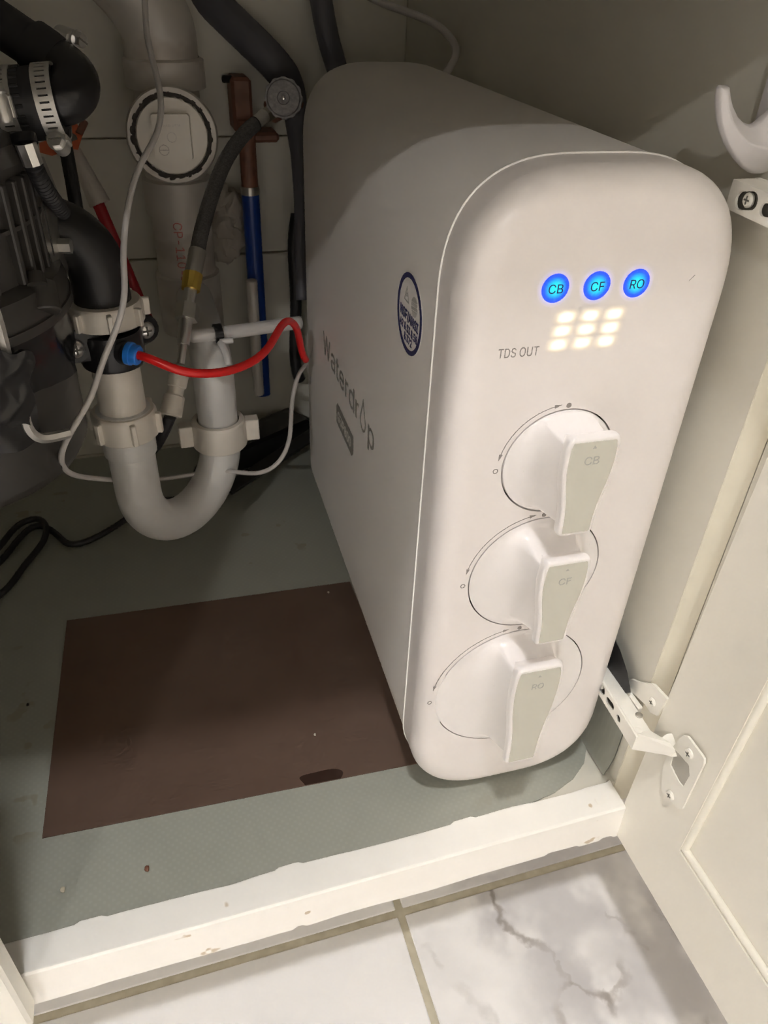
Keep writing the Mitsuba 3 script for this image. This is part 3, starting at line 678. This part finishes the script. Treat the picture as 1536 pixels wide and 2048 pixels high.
# black elbow from the disposal
zE0 = zL(588)
be = thing('drain_elbow', 'black plastic elbow from the disposer down into a cream nut', 'pipe elbow')
el = [P(60, 470, .53)]
hc = np.array([LX, LY, zL(520)])
q1 = P(95, 445, .575); zet = P(118, 400, .585)[2]
el = np.array([np.array([LX, LY, zE0-.022]), np.array([LX, LY, zE0+.01])])
rc = .034; dirE = unit(np.array([-1, .12, 0])); zt = zet-rc
pe = [np.array([LX, LY, zE0-.02]), np.array([LX, LY, zt-.012])]
for a in np.linspace(0, np.pi/2, 14):
    pe.append(np.array([LX, LY, zt])+dirE*rc*(1-math.cos(a))+up*rc*math.sin(a))
pe.append(pe[-1]+dirE*.03)
obj('bend', tube(np.array(pe), .0205, 36, raw=True), 'black_matte', be, True)
slip_nut('slip_nut', (LX, LY, zL(640)), up, .0207, .0285, zL(596)-zL(640), be, a0=-1.45, lugs=8, lug=.0045, lugw=.004)
# garbage disposer
gd = thing('waste_disposer', 'dark grey ribbed waste disposer at the left edge above the taped hex key', 'waste disposer')
rim = P(128, 560, .545); gc = np.array([rim[0]-.098, rim[1]-.035, 0]); GRd = .098
zz_ = lambda px, py, dep: P(px, py, dep)[2]
zg = lambda py: A(60, py, y=gc[1]-.06)[2]
z_t, z_r1, z_b = zg(330), zg(640), zg(975)
gprof = [(.05, z_t+.05), (.066, z_t+.035), (.085, z_t+.016), (.099, z_t+.006), (.101, z_t-.004), (.094, z_t-.012), (.094, z_r1+.018), (.101, z_r1+.013), (.1035, z_r1+.004), (.1035, z_r1-.004), (.098, z_r1-.012), (.0965, z_r1-.04), (.096, z_b+.01), (.09, z_b), (1e-4, z_b)]
obj('housing', lathe([(r, z) for r, z in gprof[::-1]], (gc[0], gc[1], 0), up, 96), 'disposal_grey', gd, 35)
ang0 = math.atan2(-.6, .8)
for i in range(26):
    a = ang0-1.5+i*.115
    d = np.array([math.cos(a), math.sin(a), 0]); s = np.array([-d[1], d[0], 0])
    if i % 5 == 3: continue
    obj('rib', put(bx(-.0022, .0022, -.003, .0048, z_r1+.018, z_t-.012, .0009), mat4(s, d, up, np.array([gc[0], gc[1], 0])+d*.0938)), 'disposal_grey', gd)
for z0, z1 in ((zg(478), zg(465)),):
    obj('hoop', lathe([(.0935, z0), (.0972, z0+.0006), (.0972, z1-.0006), (.0935, z1)], (gc[0], gc[1], 0), up, 96), 'disposal_grey', gd, 35)
obj('hoop', lathe([(.1, z_r1-.011), (.1047, z_r1-.010), (.1047, z_r1-.004), (.1, z_r1-.003)], (gc[0], gc[1], 0), up, 96), 'disposal_grey', gd, 35)
# elbow flange with hex bolt, and bosses
fl0 = P(128, 480, .515); fdir = unit(np.array([.92, -.18, .0]))
fx, fyv, fa = basis(fdir)
flp = Polygon([(-.034, 0), (-.024, .016), (0, .028), (.024, .022), (.044, .004), (.048, -.006), (.02, -.024), (-.02, -.02)]).buffer(-.004).buffer(.004)
obj('outlet_flange', put(extr(flp, .0022), mat4(fx, fyv, fa, fl0-fa*.006+fx*.004)), 'steel_dull', gd, label='thin steel outlet flange')
obj('flange_boss', seg(fl0-fa*.045-fx*.004, fl0-fa*.006-fx*.004, .012, .0095, 24), 'disposal_grey', gd, 40)
obj('hex_bolt', seg(fl0-fa*.005-fx*.004, fl0+fa*.004-fx*.004, .0052, None, 6), 'steel', gd)
obj('boss', seg(P(92, 625, .475), P(80, 565, .475), .0095, None, 20, .001), 'disposal_grey', gd, 40)
obj('boss', seg(P(75, 570, .465), P(70, 545, .465), .006, .0045, 20), 'disposal_grey', gd, 40)
# black tape wrapped round the lower housing, hex key under it
def band_patch(a0, a1, zlo, zhi, r, seed, n=40, m=14):
    V = []
    aa = np.linspace(a0, a1, n)
    for i, a in enumerate(aa):
        for k in range(m):
            t = k/(m-1)
            lo = zlo(a) if callable(zlo) else zlo; hi = zhi(a) if callable(zhi) else zhi
            z = lo+(hi-lo)*t
            rr = r+.0016*meshkit.fbm(np.array([[a*11, z*90, seed]]), 3, seed)[0]+.0022*abs(math.sin(a*9+z*60+seed))**6
            V.append((gc[0]+rr*math.cos(a), gc[1]+rr*math.sin(a), z))
    i, j = np.meshgrid(np.arange(n-1), np.arange(m-1), indexing='ij')
    q = np.stack([i*m+j, (i+1)*m+j, (i+1)*m+j+1, i*m+j+1], -1).reshape(-1, 4)
    f = np.vstack([q[:, [0, 1, 2]], q[:, [0, 2, 3]]]); V = np.array(V); nv = len(V)
    Vi = V.copy(); cxy = np.array([gc[0], gc[1]]); Vi[:, :2] = cxy+(V[:, :2]-cxy)*(1-.0006/r)
    return trimesh.Trimesh(np.vstack([V, Vi]), np.vstack([f, f[:, ::-1]+nv]), process=False)
tp = thing('black_tape', 'wrinkled black tape stuck around the lower part of the waste disposer', 'tape')
zt0, zt1 = zg(660), zg(850)
obj('strip', band_patch(-2.6, .35, lambda a: zt1+.02+.004*math.sin(a*7), lambda a: zt0+.002*math.sin(a*13), .0975, 3), 'tape_black', tp, True)
obj('strip', band_patch(-2.4, -.75, lambda a: zg(858)+.003*math.sin(a*9), lambda a: zg(765)+.004*math.sin(a*5), .1005, 8), 'tape_black', tp, True)
def C_(px, py, r):                          # where the ray meets the disposer's cylinder of radius r
    d = FWD+RIGHT*(px-768)/FPX+UP*(1024-py)/FPX; o = EYE-gc
    A_, B_, Cc = d[0]**2+d[1]**2, 2*(o[0]*d[0]+o[1]*d[1]), o[0]**2+o[1]**2-r*r
    D_ = max(B_*B_-4*A_*Cc, 0); return EYE+d*(-B_-math.sqrt(D_))/(2*A_)
kp = [C_(-16, 610, .1035), C_(1, 665, .1035), C_(22, 745, .1035), C_(46, 822, .1035), C_(53, 848, .1035)]
kp += [C_(62, 864, .104), C_(76, 874, .1045), C_(92, 876, .1055)]; kp.append(kp[-1]+unit(P(140, 866, .45)-P(92, 876, .44))*.016)
tagged('hex_key', tube(spline(kp, 40), .0034, 6, raw=True), 'steel', 'bent steel hex key held by black tape on the waste disposer', 'hex key', 20)
# a crumpled wad of tape over the middle of the key
wad = []
for i in range(26):
    for j in range(18):
        px = -40+i*4.2; py = 705+j*8.6
        wad.append(C_(px+6*math.sin(j*.7), py+4*math.sin(i*.5),   .1080+.0022*meshkit.fbm(np.array([[i*.16, j*.14, 2.]]), 2, 4)[0]+.0016*abs(math.sin(i*.21+j*.33))**8))
wad = np.array(wad); i, j = np.meshgrid(np.arange(25), np.arange(17), indexing='ij'); q = np.stack([i*18+j, (i+1)*18+j, (i+1)*18+j+1, i*18+j+1], -1).reshape(-1, 4)
f = np.vstack([q[:, [0, 1, 2]], q[:, [0, 2, 3]]]); wi = wad.copy(); wi[:, :2] = gc[:2]+(wad[:, :2]-gc[:2])*.965
obj('wad', trimesh.Trimesh(np.vstack([wad, wi]), np.vstack([f, f[:, ::-1]+len(wad)]), process=False), 'tape_black', tp, True)
# rubber hose, elbow coupling and clamps, upper left
hose = thing('rubber_hose', 'thick black rubber drain hose running in from the upper left corner', 'hose')
h0, h1, h2 = P(-70, 0, .45), P(20, 62, .455), P(112, 124, .46)
obj('hose_wall', tube([h0, h1, h2], .0128, 28, 30), 'black_rubber', hose, True)
obj('cuff', tube([P(66, 93, .458), P(118, 128, .46)], .0152, 32, 12), 'black_rubber', hose, 40)
cpl = thing('rubber_coupling', 'black rubber elbow coupling on the waste disposer inlet with clamps around it', 'hose coupling')
cA, cB = P(-90, 222, .44), P(116, 203, .447)
obj('sleeve', tube([cA, cB], .0195, 36, 10), 'black_rubber', cpl, 40)
obj('elbow', tube(np.array([P(88, 203, .449), P(112, 199, .450), P(136, 190, .452), P(148, 174, .454), P(146, 156, .456), P(134, 141, .458), P(120, 130, .459), P(104, 119, .459)]), [.0135, .0148, .0150, .0148, .0145, .0142, .0140, .0138], 32, 50), 'black_plastic', cpl, True)
for k in range(9):
    t = k/8; d = cB-cA; o = cA+d*(.78+.14*0)
    x, y, a = basis(d); ang = -.2+k*.28; dd = math.cos(ang)*x+math.sin(ang)*y
    obj('ridge', seg(cA+d*.60+dd*.0193, cA+d*.72+dd*.0193, .0011, None, 8), 'black_rubber', cpl, 40)
def clamp(c, axis, r, width, a_h, lab, span=(0, 2*np.pi)):
    t = thing('hose_clamp', lab, 'hose clamp', 'worm clamps on the black hoses')
    x, y, a = basis(axis, -FWD)
    ring = m3.Manifold.cylinder(width, r+.0009, r+.0009, 72)-m3.Manifold.cylinder(width+.01, r, r, 72).translate([0, 0, -.005])
    sl = []
    for k in range(36):
        ang = k*10
        sl.append(m3.Manifold.cube([.006, .0011, width*.52], True).translate([r, 0, width/2]).rotate([0, 0, ang]))
    ring = ring-m3.Manifold.batch_boolean(sl, m3.OpType.Add)
    obj('band', put(from_m(ring), mat4(x, y, a, np.asarray(c)-a*width/2)), 'steel', t, 30)
    dd = math.cos(a_h)*x+math.sin(a_h)*y; tt = np.cross(a, dd)
    if tt @ FWD > .2: tt = -tt; a = -a
    o = np.asarray(c)+dd*(r+.0042)
    obj('housing', put(cat([solid([(.0040, -.0075), (.0047, -.006), (.0047, .005), (.0036, .0075)], (0, 0, 0), (1, 0, 0), 24), bx(-.006, .006, -.0045, .0, -width/2-.0008, width/2+.0008, .0008)]), mat4(tt, dd, a, o)), 'steel', t, 35)
    hd_ = solid([(.0052, 0), (.0054, .0008), (.0054, .0012)], (0, 0, 0), (1, 0, 0), 24)
    s = obj('screw', put(cat([hd_, seg((.0012, 0, 0), (.0052, 0, 0), .0043, .0041, 6)]), mat4(tt, dd, a, o+tt*.0068)), 'chrome', t, 30)
    obj('slot', put(bx(.0050, .0054, -.0005, .0005, -.0038, .0038), mat4(tt, dd, a, o+tt*.0068)), 'dark_hole', s)
    return t
axC = unit(cB-cA)
clamp(cA+(cB-cA)*.935, axC, .0197, .0105, 1.75, 'steel worm clamp with its screw at the bottom on the rubber coupling')
clamp(cA+(cB-cA)*.545, axC, .0197, .0105, .55, 'steel worm clamp at the left edge with its hex screw facing out')
hc_ = P(114, 142, .462); ha_ = unit(-FWD*.9-RIGHT*.28-UP*.05); hx_, hy_, _ = basis(ha_, -FWD); want = RIGHT*.42+UP*.9
clamp(hc_, ha_, .0168, .0105, math.atan2(want @ hy_, want @ hx_), 'steel worm clamp around the elbow end of the thick black hose')
obj('collar', tube([hc_-ha_*.014, hc_+ha_*.006], .0166, 36, 4), 'black_rubber', cpl, 40)
# conduit and cables by the disposer
cd = thing('flexible_conduit', 'black corrugated conduit with a chrome fitting beneath the rubber coupling', 'conduit')
cpth = spline([P(64, 322, .437), P(76, 350, .447), P(94, 382, .468), P(116, 412, .50), P(136, 440, .54)], 90)
obj('sheath', tube(cpth, .0047+.0007*np.sign(np.sin(np.arange(90)*1.6)), 16, raw=True), 'black_rubber', cd, 40)
obj('fitting', seg(P(50, 285, .430), P(67, 330, .438), .0060, .0056, 8), 'chrome', cd)
obj('collar', seg(P(46, 270, .430), P(51, 288, .431), .0070, .0070, 24), 'black_plastic', cd, 40)
tagged('black_cable', tube([P(112, 215, .58), P(126, 270, .58), P(138, 330, .585), P(150, 400, .59), P(160, 470, .60)], .0052, 14, 30), 'black_rubber', 'black cable dropping behind the rubber coupling beside the orange bracket', 'cable', True)
# hot water stub: orange bracket, old pipe, red pipe
hot = thing('hot_water_pipe', 'red water pipe behind the black elbow with an orange bracket at its top', 'water pipe')
o0, o1, o2, o3 = P(128, 250, .72), P(166, 335, .73), P(200, 408, .745), P(300, 650, .80)
obj('bracket', cat([trimesh.convex.convex_hull(np.array([P(x, y, d) for x, y in ((118, 232), (148, 236), (166, 268), (156, 300), (130, 296)) for d in (.70, .715)])),
                    trimesh.convex.convex_hull(np.array([P(x, y, d) for x, y in ((78, 286), (128, 268), (138, 300), (104, 312), (80, 305)) for d in (.705, .72)]))]), 'orange', hot)
obj('bracket_hole', seg(P(144, 278, .699), P(146, 277, .705), .0048, None, 18), 'dark_hole', hot)
obj('valve_stem', seg(P(158, 268, .70), P(170, 242, .70), .0032, None, 12), 'copper_old', hot, 40)
obj('stub', seg(P(148, 300, .725), o2, .0060, .0105, 24), 'pvc_old', hot, 40)
obj('pipe', tube([P(188, 388, .742), o3, P(306, 665, .805)], .0058, 22, 20), 'pex_red', hot, True)
# wall stack with cleanout tee
st = thing('drain_stack', 'old cream drain stack with a round cleanout plug against the back wall', 'drain pipe')
SY_ = .535
s1 = A(320, 150, y=SY_); SXx = A(345, 280, y=SY_)[0]
zst = lambda py: A(340, py, y=SY_)[2]
R2 = .0305
top_path = [A(205, -90, y=SY_), A(262, -30, y=SY_), A(298, 20, y=SY_), A(316, 60, y=SY_), A(322, 100, y=SY_), A(325, 130, y=SY_)]
top_path[-1][0] = SXx-.001
obj('upper_bend', tube(top_path, .0335, 36, 30), 'pvc_old', st, True)
obj('upper_socket', lathe([(.033, 0), (.0372, .001), (.0372, zst(112)-zst(176)-.002), (.0335, zst(112)-zst(176))], (SXx, SY_, zst(176)), up, 48), 'pvc_old', st, 40)
obj('stack_pipe', seg((SXx, SY_, zst(660)), (SXx, SY_, zst(170)), R2, None, 44), 'pvc_old', st, 40)
obj('lower_socket', lathe([(R2, 0), (R2+.004, .001), (R2+.004, zst(355)-zst(425)), (R2, zst(355)-zst(425)+.002)], (SXx, SY_, zst(425)), up, 44), 'pvc_old', st, 40)
obj('coupling', lathe([(R2, 0), (R2+.0035, .001), (R2+.0035, zst(545)-zst(660)), (R2, zst(545)-zst(660)+.002)], (SXx, SY_, zst(660)), up, 44), 'pvc_old', st, 40)
pc = P(345, 272, .700); pdir = unit(np.array([-.10, -1, .10]))
hub0 = np.array([SXx, SY_, pc[2]+.002])
obj('cleanout_hub', seg(hub0, pc+(-pdir)*.006, .034, .0395, 48), 'pvc_old', st, 40)
rim_ = lathe([(.0335, -.004), (.0405, -.008), (.0412, .001), (.0395, .0035), (.0355, .0035), (.0345, .0005), (.0335, -.004)], pc, pdir, 64)
obj('cleanout_rim', rim_, 'pvc_old', st, 40)
mo = lathe([(.0318, .0012), (.0362, .0012), (.0366, .0034), (.0322, .0036)], pc, pdir, 90)
mo.vertices += (meshkit.fbm(mo.vertices*260, 3)-.5)[:, None]*.004
obj('mould_ring', mo, 'mould_dark', st, True, label='dark mouldy thread around the cleanout plug')
plg = obj('cleanout_plug', solid([(.0322, -.002), (.0325, .003), (.0312, .0045)], pc, pdir, 64), 'pvc_cream', st, 40)
xx_, yy_, aa_ = basis(pdir, up)
Mp = mat4(yy_*-1 if yy_[0] < 0 else yy_, xx_, aa_, pc+aa_*.0044)
sq = from_m(m3.Manifold.hull(m3.Manifold.batch_boolean([m3.Manifold.cylinder(.011, .0028, .002, 16).translate([x, y, 0]) for x in (-.0145, .0145) for y in (-.0165, .0165)], m3.OpType.Add)))
obj('square_head', put(sq, Mp), 'pvc_cream', plg, 40)
Mq = Mp.copy(); Mq[:3, 3] += aa_*.0112
obj('cast_mark', put(cat([extr(Point(0, 0).buffer(.0042).difference(Point(0, 0).buffer(.0037)), .0004), extr(Point(-.008, -.0105).buffer(.0045).difference(Point(-.008, -.0105).buffer(.004)), .0004), extr(sbox(-.0125, -.0108, -.0035, -.0102), .0004)]), Mq), 'pvc_old', plg)
Mt = Mq.copy()
obj('lettering', put(cat([m_.apply_translation([0, .0095, 0]) or m_ for m_ in [centred(txt('CHARLOTTE', .0021, .0003))]]), Mt), 'pvc_old', plg)
cp110 = txt('CP-110-4', .0088, .0004, width=.062)
Mr = mat4((0, 0, -1), (1, 0, 0), (0, -1, 0), (SXx-.011, SY_-R2-.0001, zst(430)))
cpm = put(cp110, Mr); 
ca = (cpm.vertices[:, 0]-SXx)/R2; rr = R2+.0003+(SY_-R2-cpm.vertices[:, 1])
cpm.vertices = np.stack([SXx+rr*np.sin(ca), SY_-rr*np.cos(ca), cpm.vertices[:, 2]], 1)
obj('lettering', cpm, 'ink_red', st, label='faded red print running down the pipe')
# shutoff valve on the cold side
cw = thing('cold_water_pipe', 'blue water pipe rising to a rusty copper stub on the back wall', 'water pipe')
CY = .545
xq = A(497, 330, y=CY)[0]; zc_ = lambda py: A(497, py, y=CY)[2]
obj('copper_stub', seg((xq, CY, zc_(378)), (xq, CY, zc_(240)), .0088, None, 24), 'copper_old', cw, 40)
obj('crimp_ring', seg((xq, CY, zc_(388)), (xq, CY, zc_(372)), .0100, None, 24), 'steel_dull', cw, 40)
obj('pipe', seg((xq, CY, zc_(790)), (xq, CY, zc_(384)), .0094, None, 24), 'pex_blue', cw, 40)
bk = A(487, 225, y=CY+.01)
b0, b1 = A(458, 152, y=.56), A(505, 262, y=.56)
obj('wall_bracket', bx(b0[0], b1[0], .548, .584, b1[2], b0[2], .003), 'copper_old', cw, 30)
b2, b3 = A(505, 262, y=.56), A(556, 282, y=.56)
obj('wall_bracket', bx(b2[0]-.004, b3[0], .55, .584, b3[2], b2[2], .003), 'copper_old', cw, 30)
obj('bracket_screw', seg(A(446, 158, y=.565), A(464, 158, y=.56), .0035, None, 12), 'black_matte', cw)
wp_ = A(503, 560, y=.525)
tagged('white_pipe', seg((wp_[0], .525, A(503, 790, y=.525)[2]), (wp_[0], .525, wp_[2]), .0062, None, 20, .001), 'pvc_old', 'thin white pipe standing in front of the lower blue pipe', 'pipe', 40)
vv = thing('shutoff_valve', 'shutoff valve with a round grey handle between the grey hose and the filter unit', 'valve')
vc0 = P(567, 196, .715); vd = unit(np.array([-.28, -1, .22]))
sc = []
hr = .0172
nS = 72; t = np.arange(nS)*2*np.pi/nS
rad = hr*(1+.025*np.sign(np.cos(t*12)))
hp_ = Polygon(np.stack([rad*np.cos(t), rad*np.sin(t)], 1)).buffer(.0003)
xv, yv, av = basis(vd)
obj('handle', put(extr(hp_, .009), mat4(xv, yv, av, vc0-av*.009)), 'handle_grey', vv, 30)
obj('handle_face', solid([(hr*.93, 0), (hr*.86, .0012), (hr*.35, .0012), (hr*.3, .0004)], vc0, av, 40), 'handle_grey', vv, 40)
obj('screw', solid([(.0024, 0), (.0024, .0012), (.0016, .002)], vc0+av*.0006, av, 16), 'chrome', vv, 50)
obj('stem', seg(vc0-av*.045, vc0-av*.009, .0075, None, 20), 'steel_dull', vv, 40)
obj('bonnet', seg(vc0-av*.03, vc0-av*.012, .0105, .0095, 6), 'steel_dull', vv)
vb = vc0-av*.046
obj('body', seg(vb+np.array([-.02, 0, -.01]), vb+np.array([.012, 0, .006]), .011, None, 24, .002), 'copper_old', vv, 40)
obj('outlet', seg(vb, P(520, 238, .73), .008, .007, 6), 'steel_dull', vv)
sp = thing('supply_hose', 'grey braided supply hose bending down from the shutoff valve to a brass fitting', 'hose')
obj('crimp_sleeve', seg(P(530, 230, .722), P(505, 252, .715), .0062, .0058, 20, .0006), 'steel', sp, 40)
obj('braid', tube([P(512, 247, .716), P(480, 278, .708), P(448, 328, .700), P(424, 390, .692), P(405, 455, .685), P(394, 510, .680)], .0068, 22, 70), 'braid', sp, True)
fa0, fa1 = P(396, 500, .679), P(386, 548, .676)
obj('crimp_sleeve', seg(fa0, fa1, .0078, .0075, 24, .0006), 'steel_dull', sp, 40)
fa2 = P(381, 580, .674)
obj('brass_collar', seg(fa1, fa2, .0088, .0082, 12), 'brass', sp)
fa3 = P(376, 610, .672)
obj('neck', seg(fa2, fa3, .0058, None, 24), 'nickel', sp, 40)
fa4 = P(372, 640, .670)
obj('hex_nut', seg(fa3, fa4, .0105, None, 6), 'nickel', sp)
fa5, fa6 = P(366, 690, .668), P(361, 728, .667)
obj('adapter_body', seg(fa4, fa5, .0062, .0055, 24), 'nickel', sp, 40)
obj('adapter_tip', seg(fa5, fa6, .0036, None, 20), 'nickel', sp, 40)
pf = thing('push_fitting', 'small white push fitting beneath the brass fitting with a black tube', 'fitting')
g0, g1, g2, g3 = P(361, 735, .668), P(353, 775, .668), P(350, 790, .668), P(341, 832, .668)
obj('body', cat([seg(g0, g1, .0088, .0082, 28, .001), seg(g1, g2, .0068, None, 24), seg(g2, g3, .0088, .0098, 28, .001)]), 'pvc_cream', pf, 40)
obj('tube', tube([g3, P(330, 858, .675), P(312, 890, .69), P(290, 900, .72)], .0052, 14, 24), 'black_rubber', pf, True)
# horizontal white tube with clip
wt = thing('white_tube', 'short white tube running sideways behind the red tube with a black clamp', 'tube')
obj('tube_wall', tube([P(382, 672, .69), P(430, 668, .695), P(520, 656, .72), P(600, 645, .745)], .0062, 20, 24), 'tube_white', wt, True)
obj('clamp', tube([P(428, 668, .6945), P(444, 666, .697)], .0088, 22, 6), 'black_plastic', wt, 40)
obj('clip', tube([P(440, 684, .69), P(452, 706, .688), P(456, 730, .688)], .0032, 10, 12), 'tube_white', wt, True)
obj('clip', tube([P(440, 684, .69), P(466, 680, .692)], .0028, 10, 4), 'tube_white', wt, 40)
# grey hoses over the top
tagged('grey_hose', tube([P(380, -40, .74), P(440, 20, .745), P(500, 78, .75), P(556, 136, .76), P(585, 190, .79), P(592, 260, .80), P(598, 360, .80), P(601, 480, .80), P(604, 600, .81)], [.0165, .0165, .0165, .0160, .013, .0075, .0062, .0062, .0062], 24, 90), 'hose_grey', 'dark grey hose arching over the shutoff valve and down beside the filter unit', 'hose', True)
tagged('grey_hose', tube([P(628, -60, .74), P(642, 0, .75), P(655, 70, .765), P(675, 140, .79), P(700, 220, .82)], .0112, 22, 40), 'hose_grey', 'dark grey hose dropping behind the back of the filter unit', 'hose', True)
tagged('thin_tube', tube([P(690, -40, .70), P(770, 8, .715), P(850, 38, .70), P(892, 66, .685), P(912, 105, .675), P(895, 142, .672), P(880, 165, .69)], .0034, 14, 60), 'cable_grey', 'thin pale tube curling down behind the top of the filter unit', 'tube', True)
# long grey cable that crosses in front of everything
cb = [P(286, -60, .53), P(290, 10, .53), P(296, 80, .53), P(314, 155, .525), P(322, 215, .52), P(312, 270, .515), P(283, 325, .505), P(262, 385, .50), P(251, 450, .497), P(247, 520, .495), P(249, 580, .494), P(237, 645, .494), P(207, 720, .496), P(183, 790, .50), P(150, 850, .508), P(124, 905, .52), P(132, 940, .545), P(175, 955, .60), P(230, 960, .665), P(300, 960, .73), P(380, 950, .75), P(450, 942, .745), P(515, 946, .735), P(556, 925, .73), P(578, 880, .73), P(583, 820, .735), P(592, 765, .74), P(612, 730, .755)]
tagged('grey_cable', tube(cb, .0021, 12, 260), 'cable_grey', 'long thin grey cable looping in front of the p-trap', 'cable', True)
# black cords and adapter on the floor
zf = ZB+.0052
def F(px, py, dz=0): return A(px, py, z=zf+dz)
tagged('black_wire', tube([F(300, 985), F(262, 1030), F(222, 1058), F(175, 1082), F(140, 1088), F(112, 1068), F(75, 1052), F(45, 1070), F(5, 1118), F(-60, 1160)], .0034, 12, 90), 'black_rubber', 'black wire lying across the back of the liner', 'wire', True)
tagged('black_wire', tube([F(-70, 1130, .003), F(0, 1092, .003), F(38, 1050, .003), F(72, 1038, .003), F(92, 1055, .006), F(85, 1085, .002), F(50, 1130, 0), F(22, 1168, 0), F(-20, 1205, 0), F(-80, 1240, 0)], .0034, 12, 90), 'black_rubber', 'second black wire looped at the left edge of the liner', 'wire', True)
a0 = P(545, 862, .85)
ad = thing('power_adapter', 'black power adapter lying on the cabinet floor behind the p-trap', 'power adapter')
ang = math.radians(28)
ex = np.array([math.cos(ang), math.sin(ang), 0]); ey = np.array([-math.sin(ang), math.cos(ang), 0])
fo = A(525, 905, z=ZB); 
obj('case', put(bx(-.075, .065, -.024, .024, 0, .034, .004), mat4(ex, ey, up, (fo[0], fo[1], ZB+.0022))), 'black_plastic', ad)
obj('cord', tube([np.array([fo[0], fo[1], ZB+.016])-ex*.072, np.array([fo[0], fo[1], ZB+.010])-ex*.10, F(400, 985, .001), F(335, 1000), F(290, 1000)], .0036, 12, 40), 'black_rubber', ad, True)
tagged('black_strap', put(bx(-.09, .09, -.011, .011, 0, .004, .001), mat4(unit(ex+np.array([0, 0, .18])), ey, np.cross(unit(ex+np.array([0, 0, .18])), ey), (fo[0]+.02, fo[1]-.055, ZB+.028))), 'black_matte', 'flat black strap leaning over the power adapter beside the filter unit', 'strap')
# foam patch on the wall right of the stack and dark cable behind the unit
fm = trimesh.creation.icosphere(subdivisions=4, radius=1); fo2 = A(447, 450, y=.568)
fm.vertices = fm.vertices*[.026, .016, .042]; fm.vertices += (meshkit.fbm(fm.vertices*70, 4)-.5)[:, None]*fm.vertices*1.3+(meshkit.fbm(fm.vertices*160+3, 3)-.5)[:, None]*.008
fm.apply_translation(fo2)
tagged('foam_filling', fm, 'foam', 'lumpy grey filling around the wall hole between the drain stack and the blue pipe', 'filling', True)
tagged('black_cable', tube([A(594, 430, y=.56), A(588, 520, y=.56), A(592, 600, y=.56), A(590, 700, y=.56), A(600, 760, y=.56)], .0072, 14, 30), 'black_rubber', 'black cable hanging on the back wall beside the filter unit', 'cable', True)
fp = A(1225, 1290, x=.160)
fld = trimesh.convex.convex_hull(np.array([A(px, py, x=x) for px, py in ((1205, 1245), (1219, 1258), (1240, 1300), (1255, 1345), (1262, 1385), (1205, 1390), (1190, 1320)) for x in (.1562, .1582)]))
tagged('black_shape', fld, 'black_rubber', 'flat black shape standing between the filter unit and the right cabinet wall', 'mat')  # thin upright black hull, not a known part
